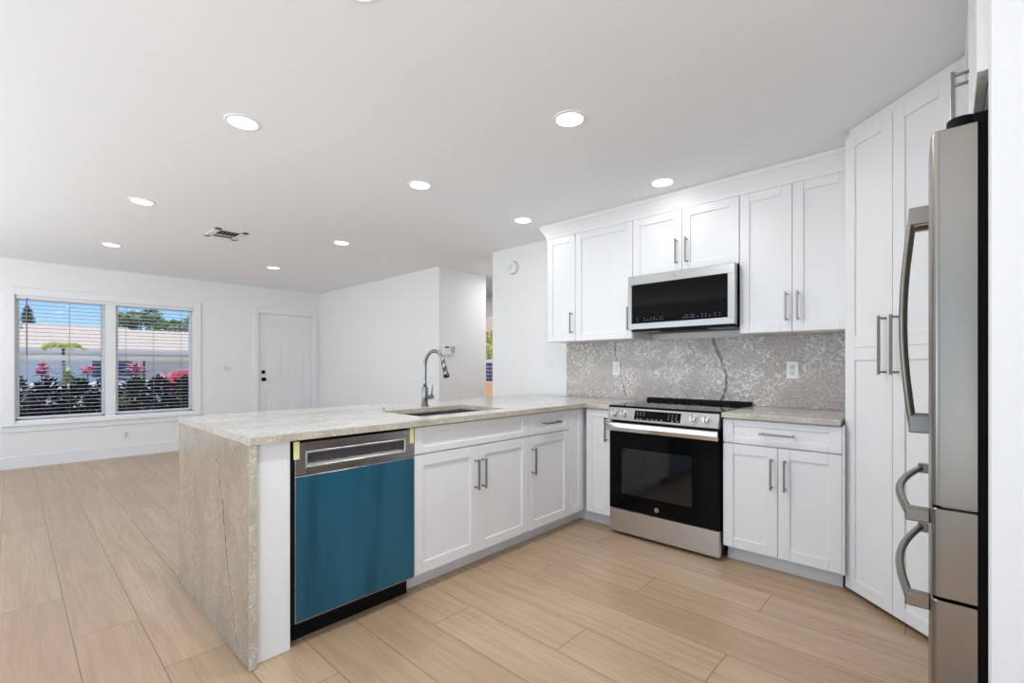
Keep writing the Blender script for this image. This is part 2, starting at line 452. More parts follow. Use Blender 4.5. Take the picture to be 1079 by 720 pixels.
# window wall, with the window and the front door openings
WY0, WY1, WZ0, WZ1 = .035, 1.805, .545, 2.03
DY0, DY1, DZ1 = 2.665, 3.53, 2.045
m = MB()
m.box(XW - .15, XW, -2.6, WY0, 0, ZC); m.box(XW - .15, XW, WY0, WY1, 0, WZ0); m.box(XW - .15, XW, WY0, WY1, WZ1, ZC)
m.box(XW - .15, XW, WY1, DY0, 0, ZC); m.box(XW - .15, XW, DY0, DY1, DZ1, ZC); m.box(XW - .15, XW, DY1, 5.95, 0, ZC)
struct(m.build('wall_left', M['wall']))
m = MB(); m.box(XW, -4.64, 3.65, 3.78, 0, ZC); m.box(-4.77, -4.64, 3.78, 4.46, 0, ZC); struct(m.build('wall_living', M['wall']))
m = MB(); m.box(-3.64, .98, YB, YB + .14, 0, ZC); m.box(-3.64, -3.50, YB + .14, 5.8, 0, ZC); struct(m.build('wall_back', M['wall']))
m = MB(); m.box(XW, -6.27, 5.8, 5.95, 0, ZC); m.box(-6.27, -5.32, 5.8, 5.95, 2.15, ZC); m.box(-5.32, -3.5, 5.8, 5.95, 0, ZC); struct(m.build('wall_hall', M['wall']))
m = MB(); m.box(.84, .98, -2.6, -2.45, 0, ZC); m.box(.84, .98, -2.45, -.05, 0, .2); m.box(.84, .98, -2.45, -.05, 2.2, ZC); m.box(.84, .98, -.05, YB, 0, ZC); struct(m.build('wall_right', M['wall']))  # the opening in this wall is invented for the side fill light
m = MB(); m.box(.0685, .84, 1.40, 1.50, 0, ZC); struct(m.build('wall_return', M['wall']))
# wall behind the camera, with two openings invented for the fill lights
m = MB(); m.box(XW, -6.8, -2.7, -2.6, 0, ZC); m.box(-6.8, -2.4, -2.7, -2.6, 2.2, ZC); m.box(-2.4, -2.1, -2.7, -2.6, 0, ZC)
m.box(-2.1, .3, -2.7, -2.6, 2.2, ZC); m.box(.3, .98, -2.7, -2.6, 0, ZC); struct(m.build('wall_rear', M['wall']))

def baseboard(name, x0, x1, y0, y1):
    m = MB(); m.box(x0, x1, y0, y1, 0, .125); m.box(x0, x1, y0, y1, .125, .135, .003)
    return struct(m.build(name, M['trim']))
baseboard('baseboard_left', XW, XW + .016, -2.6, 2.6)
baseboard('baseboard_living', XW + .016, -4.64, 3.634, 3.65)
baseboard('baseboard_hall', -4.64, -4.624, 3.634, 4.46)
baseboard('baseboard_return', .0685, .84, 1.384, 1.40)

# ------------------------------------------------------------------ window
w = thing('window_1', (XW, .92, WZ0), 0, None, None); struct(w)
ox, oy, oz = XW, .92, WZ0
def wb(m, x0, x1, y0, y1, z0, z1, bv=.002): return m.box(x0 - ox, x1 - ox, y0 - oy, y1 - oy, z0 - oz, z1 - oz, bv)
m = MB(); cw = .085
wb(m, XW, XW + .02, WY0 - cw, WY0, WZ0 - .02, WZ1 + cw); wb(m, XW, XW + .02, WY1, WY1 + cw, WZ0 - .02, WZ1 + cw)
wb(m, XW, XW + .02, WY0, WY1, WZ1, WZ1 + cw)
m.build('window_casing', M['trim'], w)
m = MB(); wb(m, XW - .12, XW + .05, WY0 - cw - .02, WY1 + cw + .02, WZ0 - .055, WZ0 - .02, .006); wb(m, XW, XW + .022, WY0 - cw, WY1 + cw, WZ0 - .12, WZ0 - .055)
m.build('window_sill', M['trim'], w)
m = MB()
wb(m, XW - .11, XW - .01, .84, .945, WZ0 - .02, WZ1, .003)                                   # mullion
wb(m, XW - .11, XW - .005, WY0, WY0 + .012, WZ0 - .02, WZ1); wb(m, XW - .11, XW - .005, WY1 - .012, WY1, WZ0 - .02, WZ1)
wb(m, XW - .11, XW - .005, WY0, WY1, WZ1 - .012, WZ1); wb(m, XW - .11, XW - .005, WY0, WY1, WZ0 - .02, WZ0 + .01)
m.build('window_frame', M['trim'], w)
for y0, y1 in ((WY0 + .012, .84), (.945, WY1 - .012)):
    m = MB()
    wb(m, XW - .095, XW - .065, y0, y0 + .03, WZ0 + .01, WZ1 - .012); wb(m, XW - .095, XW - .065, y1 - .03, y1, WZ0 + .01, WZ1 - .012)
    wb(m, XW - .095, XW - .065, y0, y1, WZ1 - .045, WZ1 - .012); wb(m, XW - .095, XW - .065, y0, y1, WZ0 + .01, WZ0 + .05)
    wb(m, XW - .10, XW - .06, y0, y1, 1.262, 1.330, .003)
    sh = m.build('sash', M['trim'], w)
    m = MB(); wb(m, XW - .083, XW - .079, y0 + .02, y1 - .02, WZ0 + .03, WZ1 - .03, 0); m.build('pane', M['pane'], sh)

def blind(y0, y1, cords, wand, label):
    xb = XW - .028
    t = thing('window_blind', (xb, (y0 + y1) / 2, WZ1 - .012), 0, label, 'blind', 'window blinds')
    L = (y1 - y0) / 2
    MB().box(-.026, .026, -L, L, -.03, 0, .003).build('headrail', M['blind'], t)
    m = MB(); n = 30; z0 = -.048; step = (WZ1 - .06 - (WZ0 + .045)) / n
    for i in range(n):
        z = z0 - i * step
        a = R(4); c, s_ = math.cos(a) * .025, math.sin(a) * .025
        pr = [(-c, z - s_ - .001), (0, z + .0008), (c, z + s_ - .001), (c, z + s_ + .0012), (0, z + .0036), (-c, z - s_ + .0012)]
        m.prism([(x, zz) for x, zz in pr], -L + .004, L - .004, axis='y')
    m.build('slats', M['blind'], t)
    MB().box(-.026, .026, -L + .004, L - .004, z0 - n * step - .012, z0 - n * step + .006, .003).build('bottom_rail', M['blind'], t)
    for c in cords:
        m = MB()
        for dx in (-.0255, .0255): m.cyl((dx, c - (y0 + y1) / 2, -.03), (dx, c - (y0 + y1) / 2, z0 - n * step), .0013, seg=6)
        m.build('ladder_cord', M['cord'], t)
    if wand is not None:
        m = MB(); m.cyl((.034, wand - (y0 + y1) / 2, -.02), (.034, wand - (y0 + y1) / 2, -.70), .0055, seg=8)
        m.build('tilt_wand', M['cord'], t)
blind(WY0 + .014, .889, (.14, .505, .80), .135, 'white slatted blind over the window half farther from the front door, with dark tilt wand')
blind(.897, WY1 - .014, (1.05, 1.345, 1.66), None, 'white slatted blind over the window half nearer the front door')

# ------------------------------------------------------------------ front door
d = thing('door_1', (XW, (DY0 + DY1) / 2, 0), 0, None, None); struct(d)
dc = (DY0 + DY1) / 2; hw = (DY1 - DY0) / 2
m = MB(); cw = .07
m.box(0, .02, -hw - cw, -hw, 0, DZ1 + cw, .003); m.box(0, .02, hw, hw + cw, 0, DZ1 + cw, .003); m.box(0, .02, -hw, hw, DZ1, DZ1 + cw, .003)
m.box(-.14, 0, -hw, -hw + .018, 0, DZ1); m.box(-.14, 0, hw - .018, hw, 0, DZ1); m.box(-.14, 0, -hw, hw, DZ1 - .018, DZ1)
m.build('door_casing', M['trim'], d)
m = MB(); h2 = hw - .02; fx = -.022
ys = [(-h2 + .105, -.055), (.055, h2 - .105)]; zs = [(.22, .80), (.93, 1.52), (1.63, 1.86)]
m.box(fx - .04, fx - .008, -h2, h2, .008, DZ1 - .02)
m.box(fx - .008, fx, -h2, ys[0][0], .008, DZ1 - .02, .001); m.box(fx - .008, fx, ys[0][1], ys[1][0], .008, DZ1 - .02, .001); m.box(fx - .008, fx, ys[1][1], h2, .008, DZ1 - .02, .001)
zz = [.008, zs[0][0], zs[0][1], zs[1][0], zs[1][1], zs[2][0], zs[2][1], DZ1 - .02]
for a, b in ys:
    for k in (0, 2, 4, 6): m.box(fx - .008, fx, a, b, zz[k], zz[k + 1], .001)
    for z0, z1 in zs: m.box(fx - .012, fx - .002, a + .03, b - .03, z0 + .03, z1 - .03, .005)
lf = m.build('door_leaf', M['door_paint'], d)
for z, nm, r in ((.985, 'door_knob', .028), (1.10, 'deadbolt', .026)):
    m = MB(); y = -h2 + .065
    m.cyl((fx, y, z), (fx + .012, y, z), .031, seg=20, bv=.003)
    if nm == 'door_knob': m.cyl((fx + .01, y, z), (fx + .045, y, z), .011); m.sphere((fx + .055, y, z), .027, (.75, 1, 1))
    else: m.cyl((fx + .01, y, z), (fx + .024, y, z), .022, bv=.003); m.box(fx + .024, fx + .036, y - .004, y + .004, z - .018, z + .018, .002)
    m.build(nm, M['blackmat'], lf)

# hall door to the back patio (glazed), seen as a sliver
d = thing('door_2', (-5.795, 5.8, 0), 0, None, None); struct(d)
m = MB(); m.box(-.475, -.425, 0, .12, 0, 2.15); m.box(.425, .475, 0, .12, 0, 2.15); m.box(-.425, .425, 0, .12, 2.11, 2.15); m.box(-.475 - .06, -.475, -.018, 0, 0, 2.21); m.box(.475, .535, -.018, 0, 0, 2.21); m.box(-.475, .475, -.018, 0, 2.15, 2.21)
m.build('door_frame', M['trim'], d)
MB().box(-.425, .425, .06, .066, .01, 2.11).build('pane', M['pane'], d)

# ================================================================== CABINET HELPERS (local: x right, y into the cabinet, z up, front of doors at y=0)
TH = .020
def shaker(m, x0, x1, z0, z1, st=.058, rail=None, mid=None):
    rail = rail or st; g = .0006; bv = .0012
    m.box(x0, x0 + st, 0, TH, z0, z1, bv); m.box(x1 - st, x1, 0, TH, z0, z1, bv)
    zs = [(z0, z0 + rail), (z1 - rail, z1)]
    if mid: zs += mid
    for a, b in zs: m.box(x0 + st + g, x1 - st - g, 0.0003, TH, a, b, bv)
    m.box(x0 + st - .004, x1 - st + .004, .0095, .016, z0 + rail - .004, z1 - rail + .004)
def pull(parent, x, z, length=.178, vert=True, nm='handle', out=.034, label=None):
    m = MB(); h = length / 2; s_ = .0052
    if vert:
        m.box(x - s_, x + s_, -out - .008, -out + .002, z - h, z + h, .0012)
        for k in (-1, 1): m.cyl((x, 0.001, z + k * (h - .012)), (x, -out, z + k * (h - .012)), .0052, seg=10)
    else:
        m.box(x - h, x + h, -out - .008, -out + .002, z - s_, z + s_, .0012)
        for k in (-1, 1): m.cyl((x + k * (h - .012), 0.001, z), (x + k * (h - .012), -out, z), .0052, seg=10)
    return m.build(nm, M['nickel'], parent, label)
def cab_door(t, x0, x1, z0, z1, hx=None, hz=None, st=.058, L=.178, mid=None, nm='door'):
    m = MB(); shaker(m, x0, x1, z0, z1, st, mid=mid); o = m.build(nm, M['cab'], t)
    if hx is not None: pull(o, hx, hz, L)
    return o
def cab_drawer(t, x0, x1, z0, z1, handle=True, st=.058, rail=.034, nm='drawer', L=.2):
    m = MB(); shaker(m, x0, x1, z0, z1, st, rail); o = m.build(nm, M['cab'], t)
    if handle: pull(o, (x0 + x1) / 2, (z0 + z1) / 2, L, False)
    return o
def base_body(t, x0, x1, depth, toe=True, back=0, ztop=.882, hollow=False):
    m = MB()
    if hollow:
        m.box(x0 + .001, x0 + .019, TH + .002, depth, .10, ztop); m.box(x1 - .019, x1 - .001, TH + .002, depth, .10, ztop)
        m.box(x0 + .019, x1 - .019, TH + .002, depth, .10, .118); m.box(x0 + .019, x1 - .019, depth - .018, depth, .118, ztop)
        m.box(x0 + .019, x1 - .019, TH + .002, TH + .02, .70, ztop)
    else: m.box(x0 + .001, x1 - .001, TH + .002, depth, .10, ztop, .001)
    m.build('body', M['cab'], t)
    if toe: MB().box(x0, x1, .095, .11, 0.001, .10).build('toe_kick', M['toe'], t)

# ------------------------------------------------------------------ peninsula (faces +X): local x = world y
XP = -2.02
R90 = R(90)
def pen(name, y, label, cat, group=None): return thing(name, (XP, y, 0), R90, label, cat, group)
t = pen('end_panel', .6665, 'plain white end panel between the stone waterfall end and the dishwasher', 'panel')
m = MB(); m.box(0, .136, 0, .019, .002, .882, .001); m.box(0, .019, .019, .60, .002, .882); m.build('panel', M['cab'], t)

# dishwasher
t = pen('dishwasher', .808, 'stainless dishwasher with blue protective film, under the peninsula worktop', 'dishwasher')
W = .613
MB().box(.004, W - .004, .022, .58, .09, .866, .002).build('body', M['darkgrey'], t)
m = MB(); m.box(.010, W - .004, -.012, .022, .105, .726, .002); dd = m.build('door', M['steel'], t)
MB().box(.013, W - .006, -.0135, -.0122, .112, .724).build('protective_film', M['film'], dd, 'blue protective film')
# control fascia with a recessed pocket handle
m = MB(); za, zb = .728, .868; px0, px1, pz0, pz1 = .062, W - .062, .765, .822
m.box(.010, px0, -.012, .022, za, zb, .002); m.box(px1, W - .004, -.012, .022, za, zb, .002)
m.box(px0, px1, -.012, .022, za, pz0); m.box(px0, px1, -.012, .022, pz1, zb)
fp = m.build('control_panel', M['steel'], t)
m = MB(); m.box(px0, px1, .016, .021, pz0, pz1, mi=1); 
m.prism([(-.011, pz0), (.016, pz0), (.016, pz0 + .020)], px0, px1, axis='x')
m.box(px0 - .008, px1 + .008, -.016, -.012, pz0 - .007, pz0 + .001, .0012); m.box(px0 - .008, px1 + .008, -.016, -.012, pz1 - .001, pz1 + .007, .0012)
m.box(px0 - .008, px0, -.016, -.012, pz0, pz1, .0012); m.box(px1, px1 + .008, -.016, -.012, pz0, pz1, .0012)
for k, xx in enumerate((.10, .16, .18, .25, .27, .29, .36, .40)): m.box(px0 + xx, px0 + xx + .008, .004, .0045, pz0 + .014, pz0 + .018, mi=1)
m.build('pocket_handle', [M['steel_lit'], M['darkgrey']], t)  # lighter steel puts the lit look of the ledge into its colour
me = text_mesh('GE', .012, Matrix.Translation((.30, -.0125, .845)) @ Matrix.Rotation(R(90), 4, 'X'))
me.materials.append(M['darkgrey']); o = bpy.data.objects.new('emblem', me); C.objects.link(o); o.parent = fp
for x in (.003, W - .030): MB().box(x, x + .024, -.0142, -.0128, .80, .876).build('masking_tape', M['tape'], t, 'yellow masking tape strip')
MB().box(.0, W, .06, .075, .002, .10).build('toe_kick', M['blackmat'], t)
MB().box(0.0, .009, -.002, .022, .10, .866).build('side_gasket', M['blackmat'], t)

# sink base, drawer base, corner filler
t = pen('sink_cabinet', 1.425, 'white double-door base cabinet under the kitchen sink, beside the dishwasher', 'cabinet')
base_body(t, 0, .908, .60, hollow=True)
cab_drawer(t, .004, .904, .735, .874, False, nm='false_front')
cab_door(t, .004, .453, .104, .727, .428, .565); cab_door(t, .456, .904, .104, .727, .484, .565)
t = pen('base_cabinet', 2.334, 'white one-drawer one-door base cabinet on the peninsula between sink cabinet and corner', 'cabinet')
base_body(t, 0, .451, .60)
cab_drawer(t, .003, .449, .735, .874, L=.178)
cab_door(t, .003, .449, .104, .727, .032, .565)
t = pen('corner_filler', 2.787, 'narrow white panelled filler at the inside corner of the base cabinets', 'panel')
m = MB(); shaker(m, .002, .176, .104, .874, .055); m.build('panel', M['cab'], t)
MB().box(0, .285, .095, .11, .001, .10).build('toe_kick', M['toe'], t)
m = MB(); m.box(.002, .80, TH + .002, .60, .10, .882); m.build('body', M['cab'], t)
t = thing('peninsula_back_panel', (-2.64, .668, 0), 0, 'white panel closing the living-room side of the peninsula', 'panel')
MB().box(-.03, -.002, 0, 2.925, .002, .882, .001).build('panel', M['cab'], t)

# ------------------------------------------------------------------ back wall base units (face -Y)
YF = 2.965
t = thing('base_cabinet', (-1.997, YF, 0), 0, 'narrow white single-door base cabinet left of the stove', 'cabinet')
base_body(t, .0, .216, .60)
MB().box(-.118, .0, .095, .11, .001, .10).build('toe_return', M['toe'], t)
cab_door(t, .004, .214, .104, .874, .187, .735, st=.05)
t = thing('base_cabinet', (-1.002, YF, 0), 0, 'white base cabinet with wide drawer over two doors, right of the stove', 'cabinet')
base_body(t, 0, .592, .60)
MB().box(.6015, .611, .002, .05, .10, .882).build('filler_strip', M['cab'], t)
cab_drawer(t, .003, .60, .735, .874, L=.178)
cab_door(t, .003, .299, .104, .727, .272, .58); cab_door(t, .302, .60, .104, .727, .340, .58)

# ------------------------------------------------------------------ worktops
SX0, SX1, SY0, SY1 = -2.575, -2.145, 1.56, 2.245
xl, xr, yf, zt, zu = -3.11, -1.99, .636, .914, .8835
t = thing('worktop', (xl, yf, 0), 0, 'pale beige quartzite L-shaped worktop with waterfall end, on the peninsula', 'worktop')
m = MB(); b = .003
def wt(x0, x1, y0, y1, bv=0): m.box(x0 - xl, x1 - xl, y0 - yf, y1 - yf, zu, zt, bv)
# one skin with a rectangular cut-out for the sink
bmx = m.bm
outer = [(xl, yf), (xr, yf), (xr, 2.94), (-1.782, 2.94), (-1.782, 3.588), (xl, 3.588)]
xs = sorted({xl, SX0, SX1, xr, -1.782}); ys_ = sorted({yf, SY0, SY1, 2.94, 3.588})
vt = {}
def inside(cx, cy):
    if not (xl < cx < -1.782 and yf < cy < 3.588): return False
    if cx > xr and cy < 2.94: return False
    if SX0 < cx < SX1 and SY0 < cy < SY1: return False
    return True
def V(x, y, z):
    k = (round(x, 4), round(y, 4), z)
    if k not in vt: vt[k] = bmx.verts.new((x - xl, y - yf, z))
    return vt[k]
for i in range(len(xs) - 1):
    for j in range(len(ys_) - 1):
        x0, x1, y0, y1 = xs[i], xs[i + 1], ys_[j], ys_[j + 1]
        if inside((x0 + x1) / 2, (y0 + y1) / 2):
            bmx.faces.new((V(x0, y0, zt), V(x1, y0, zt), V(x1, y1, zt), V(x0, y1, zt)))
            bmx.faces.new((V(x0, y1, zu), V(x1, y1, zu), V(x1, y0, zu), V(x0, y0, zu)))
            for (ax, ay, bx, by, ox_, oy_) in ((x0, y0, x1, y0, 0, -1), (x1, y0, x1, y1, 1, 0), (x1, y1, x0, y1, 0, 1), (x0, y1, x0, y0, -1, 0)):
                e = 1e-3
                if not inside((ax + bx) / 2 + ox_ * e, (ay + by) / 2 + oy_ * e):
                    bmx.faces.new((V(ax, ay, zu), V(bx, by, zu), V(bx, by, zt), V(ax, ay, zt)))
bmesh.ops.bevel(bmx, geom=[e for e in bmx.edges if len(e.link_faces) == 2 and e.calc_face_angle(0) > 1], offset=.003, segments=2, affect='EDGES')
for f_ in m.bm.faces:
    f_.material_index = 1 if abs(f_.normal.z) < .5 else 0
m.bm.normal_update()
for f_ in m.bm.faces: f_.material_index = 1 if abs(f_.normal.z) < .5 else 0
m.build('slab', [M['top'], M['edge']], t)
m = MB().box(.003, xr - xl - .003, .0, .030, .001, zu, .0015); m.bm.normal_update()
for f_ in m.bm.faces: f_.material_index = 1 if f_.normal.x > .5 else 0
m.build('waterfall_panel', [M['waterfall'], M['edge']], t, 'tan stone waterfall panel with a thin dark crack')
t = thing('worktop', (-1.003, 2.94, 0), 0, 'short stone worktop between the stove and the pantry', 'worktop')
m = MB().box(0, .598, 0, .648, zu, zt, .003, seg=2); m.bm.normal_update()
for f_ in m.bm.faces: f_.material_index = 1 if abs(f_.normal.z) < .5 else 0
m.build('slab', [M['top'], M['edge']], t)
o = MB().box(-2.63, -.395, 3.580, YB - .001, .9155, 1.406).build('backsplash', M['splash'])
m = MB(); tag(centre(o), 'grey-brown quartzite backsplash with two brown cracks, behind the stove', 'backsplash')

# sink
t = thing('kitchen_sink', ((SX0 + SX1) / 2, (SY0 + SY1) / 2, .69), 0, 'rectangular undermount steel sink set in the peninsula worktop', 'sink')
hx, hy_, hz = (SX1 - SX0) / 2 + .004, (SY1 - SY0) / 2 + .004, .1925
m = MB()
m.box(-hx, hx, -hy_, hy_, 0, .004); m.box(-hx - .003, -hx, -hy_, hy_, 0, hz); m.box(hx, hx + .003, -hy_, hy_, 0, hz); m.box(-hx, hx, -hy_ - .003, -hy_, 0, hz); m.box(-hx, hx, hy_, hy_ + .003, 0, hz)
m.build('basin', M['sink'], t)
m = MB(); m.cyl((-.06, 0, .004), (-.06, 0, .008), .055, seg=28, bv=.002); m.cyl((-.06, 0, .008), (-.06, 0, .012), .02, seg=20); m.build('drain', M['chrome'], t)

# faucet
fx_, fy_ = -2.69, 1.99
t = thing('kitchen_faucet', (fx_, fy_, zt), 0, 'tall satin steel gooseneck pull-down faucet behind the sink', 'faucet')
m = MB(); m.cyl((0, 0, 0), (0, 0, .006), .029, seg=28, bv=.002); m.cyl((0, 0, .006), (0, 0, .135), .0225, seg=28, bv=.002); m.build('base', M['faucet'], t)
pts = [(0, 0, .13 + .03 * i) for i in range(6)]
for i in range(1, 13):
    a = PI - i * (PI * .93) / 12
    pts.append((.105 + .105 * math.cos(a), 0, .28 + .105 * math.sin(a)))
m = MB(); m.tube(pts, .0125, 16); m.build('spout', M['faucet'], t)
e = Vector(pts[-1]); dr = (Vector(pts[-1]) - Vector(pts[-2])).normalized()
m = MB(); m.cyl(e - dr * .004, e + dr * .05, .0145, .0165, seg=20); m.cyl(e + dr * .05, e + dr * .095, .0165, .0215, seg=20); m.cyl(e + dr * .095, e + dr * .102, .0195, seg=20, mi=1)
m.box(e.x + .010, e.x + .021, -.007, .007, e.z - .075, e.z - .028, .002, mi=1)
m.build('spray_head', [M['faucet'], M['blackmat']], t)
m = MB(); m.cyl((0, .015, .062), (0, .070, .062), .0165, seg=20, bv=.002); m.tube([(0, .058, .07), (0, .062, .10), (.004, .066, .145)], [.006, .0052, .0045], 10); m.build('lever_handle', M['faucet'], t)
for k, (x, y) in enumerate(((-2.70, 1.665), (-2.685, 1.715))):
    m = MB(); m.cyl((0, 0, 0), (0, 0, .004), .014, seg=20, bv=.001); m.cyl((0, 0, .004), (0, 0, .011), .009, seg=16, bv=.001)
    o = m.build('hole_cap', M['chrome']); o.location = (x, y, zt)
    tag(o, ('small chrome cap on the worktop, farther from the faucet', 'small chrome cap on the worktop, nearer the faucet')[k], 'cap', 'chrome caps by the sink')

# ------------------------------------------------------------------ upper cabinets (face -Y)
YU = 3.27; UD = .328
def upper(x, w_, z0, label, name='wall_cabinet'):
    t = thing(name, (x, YU, z0), 0, label, 'cabinet', None)
    MB().box(.001, w_ - .001, TH + .002, UD, 0, 2.325 - z0, .001).build('body', M['cab'], t)
    return t
ZU0, ZU1 = 1.408, 2.318
t = upper(-2.612, .302, ZU0, 'narrow white single-door wall cabinet at the left end of the upper row')
cab_door(t, .002, .300, .002, ZU1 - ZU0, .272, .155)
t = upper(-2.309, .536, ZU0, 'wider white single-door wall cabinet left of the microwave')
cab_door(t, .002, .534, .002, ZU1 - ZU0, .508, .155)
t = upper(-1.772, .772, 1.872, 'short white double-door wall cabinet above the microwave')
cab_door(t, .002, .385, .002, ZU1 - 1.872, .352, .145); cab_door(t, .388, .770, .002, ZU1 - 1.872, .424, .145)
t = upper(-.999, .612, ZU0, 'white double-door wall cabinet above the short worktop, beside the pantry')
cab_door(t, .002, .303, .002, ZU1 - ZU0, .276, .155); cab_door(t, .306, .603, .002, ZU1 - ZU0, .338, .155)
# crown moulding along the top of the wall cabinets
prof = [(.03, 2.3185), (-.004, 2.3185), (-.008, 2.335), (-.012, 2.345), (-.028, 2.378), (-.044, 2.405), (-.052, 2.412), (-.055, 2.438), (.03, 2.438)]
m = MB(); y0 = YU
bmx = m.bm
def ring(x, off, only=None):
    return [bmx.verts.new((x - (max(0, -(a)) if off else 0), y0 + a, z)) for a, z in prof]
r0 = [bmx.verts.new((-2.612 - max(0, -a), y0 + a, z)) for a, z in prof]; r1 = [bmx.verts.new((-.39, y0 + a, z)) for a, z in prof]
r2 = [bmx.verts.new((-2.612 + a, 3.598, z)) for a, z in prof]
for i in range(len(prof)):
    j = (i + 1) % len(prof)
    bmx.faces.new((r0[i], r0[j], r1[j], r1[i]))
bmx.faces.new(r1)
for i in range(1, len(prof) - 2):
    bmx.faces.new((r2[i], r2[i + 1], r0[i + 1], r0[i]))
bmesh.ops.recalc_face_normals(bmx, faces=bmx.faces)
o = m.build('crown_moulding', M['cab']); centre(o); tag(o, 'white crown moulding along the top of the wall cabinets, up to the ceiling', 'moulding')

# ------------------------------------------------------------------ over-the-range microwave
t = thing('microwave', (-1.7655, 3.185, 1.452), 0, 'stainless over-the-range microwave with black glass front, above the stove', 'microwave')
W, H = .765, .414
MB().box(.006, W - .006, .045, .405, .012, H, .002).build('body', M['black'], t)
m = MB()
m.box(0, W, 0, .045, H - .066, H, .003); m.box(0, W, 0, .045, 0.016, .062, .003)
m.box(0, .03, .001, .045, .06, H - .064, .001); m.box(W - .045, W, .001, .045, .06, H - .064, .001)
fr = m.build('door_frame', M['steel'], t)
m = MB(); m.box(.03, W - .045, .006, .04, .062, H - .066); m.build('door_glass', M['blackglass'], t)
m = MB(); m.box(.038, W - .053, .0052, .006, .070, .108, mi=0)
xs_ = [.07, .072, .13, .155, .18, .205, .225, .25, .27, .42, .435, .45, .465, .48, .495, .52, .55, .575, .60, .635, .665]
for i, x in enumerate(xs_):
    for z in (.080, .095)[:2 if i % 3 else 1]: m.box(x, x + .007, .0044, .0051, z, z + .0026, mi=1)
m.build('control_strip', [M['blackglass'], M['mark']], t)
m = MB(); m.cyl((W / 2 - .02, -.001, H - .033), (W / 2 - .02, .002, H - .033), .014, seg=24); em = m.build('emblem', M['midgrey'], fr)
me = text_mesh('GE', .013, Matrix.Translation((W / 2 - .02, -.0014, H - .033)) @ Matrix.Rotation(R(90), 4, 'X')); me.materials.append(M['mark'])
o = bpy.data.objects.new('emblem_letters', me); C.objects.link(o); o.parent = t
m = MB(); m.box(.01, W - .01, .03, .40, .004, .0125, .002); m.box(.03, .20, .08, .22, .001, .0045, .001, mi=1); m.box(W - .20, W - .03, .08, .22, .001, .0045, .001, mi=1)
m.box(.22, W - .22, .07, .16, -.004, .005, .002); 
m.build('underside', [M['black'], M['midgrey']], t)
m = MB()
for k in range(14): m.box(W - .0065, W - .0045, .09 + k * .018, .099 + k * .018, .22, .33)
m.build('side_vent', M['blackmat'], t)

# ------------------------------------------------------------------ range (stove)
t = thing('stove', (-1.778, 2.945, 0), 0, 'stainless slide-in electric stove with black glass oven door', 'stove')
W = .766
m = MB(); m.box(.003, W - .003, .03, .62, .025, .902, .002)
for x in (.05, W - .05):
    for y in (.08, .56): m.cyl((x, y, 0), (x, y, .03), .018)
m.build('body', M['black'], t)
MB().box(0, W, -.002, .03, .022, .182, .003).build('storage_drawer', M['steel_lit'], t)
m = MB(); m.box(.002, W - .002, -.006, .03, .187, .790, .003); od = m.build('oven_door', M['blackglass'], t, 'black glass oven door')
MB().box(.10, W - .17, -.0072, -.0062, .30, .62).build('oven_window', M['ovenglass'], od)
m = MB(); m.cyl((W * .47, -.0075, .232), (W * .47, -.0062, .232), .015, seg=24); m.build('emblem', M['midgrey'], od)
me = text_mesh('GE', .013, Matrix.Translation((W * .47, -.0082, .232)) @ Matrix.Rotation(R(90), 4, 'X')); me.materials.append(M['blackmat'])
o = bpy.data.objects.new('emblem_letters', me); C.objects.link(o); o.parent = od
# wide flat handle across the top of the oven door
m = MB()
hp = [(-.034, .736), (-.048, .742), (-.054, .768), (-.048, .795), (-.034, .801), (-.030, .795), (-.040, .788), (-.044, .768), (-.040, .749), (-.030, .742)]
m.prism(hp, 0.0, W, axis='x', sm=False)
for x in (.0, W - .03):
    m.box(x, x + .03, -.044, -.002, .744, .752, .003)
    m.box(x, x + .03, -.044, -.030, .744, .792, .003)
m.build('oven_handle', M['chrome'], od)
# tilted control panel
m = MB()
cp = [(-.028, .814), (-.030, .820), (-.004, .902), (.035, .902), (.035, .814)]
m.prism(cp, 0, W, axis='x')
pn = m.build('control_panel', M['steel'], t)
tilt = math.atan2(.026, .082)
def onpanel(x, z):  # point on the tilted face
    return Vector((x, -.030 + (z - .820) * .317, z))
nrm = Vector((0, -math.cos(tilt), math.sin(tilt)))
upv = Vector((0, math.sin(tilt), math.cos(tilt)))
Mt = Matrix(((1, 0, 0), (0, upv.y, -nrm.y), (0, upv.z, -nrm.z))).to_4x4()
def panel_box(m, x0, x1, z0, z1, h0, h1, mi=0, bv=0):
    """box on the tilted face: x, up along the face, height off the face"""
    o = onpanel(0, .820)
    cols = Matrix((Vector((1, 0, 0)), -nrm, upv)).transposed().to_4x4()
    m.box(x0, x1, -h1, -h0, z0, z1, bv, mi, mat=Matrix.Translation(o) @ cols)
m = MB(); panel_box(m, .205, .53, .009, .073, 0, .0012)
for i in range(3):
    for j in range(3): panel_box(m, .445 + i * .026, .453 + i * .026, .026 + j * .015, .029 + j * .015, .0012, .0016, 1)
for i, x in enumerate((.222, .245, .27)):
    for j in range(2): panel_box(m, x, x + .009, .042 + j * .014, .045 + j * .014, .0012, .0016, 1)
for x in (.225, .25, .30, .33, .362, .395, .47, .505): panel_box(m, x, x + .013, .015, .019, .0012, .0016, 1)
m.build('display', [M['blackglass'], M['mark']], pn)
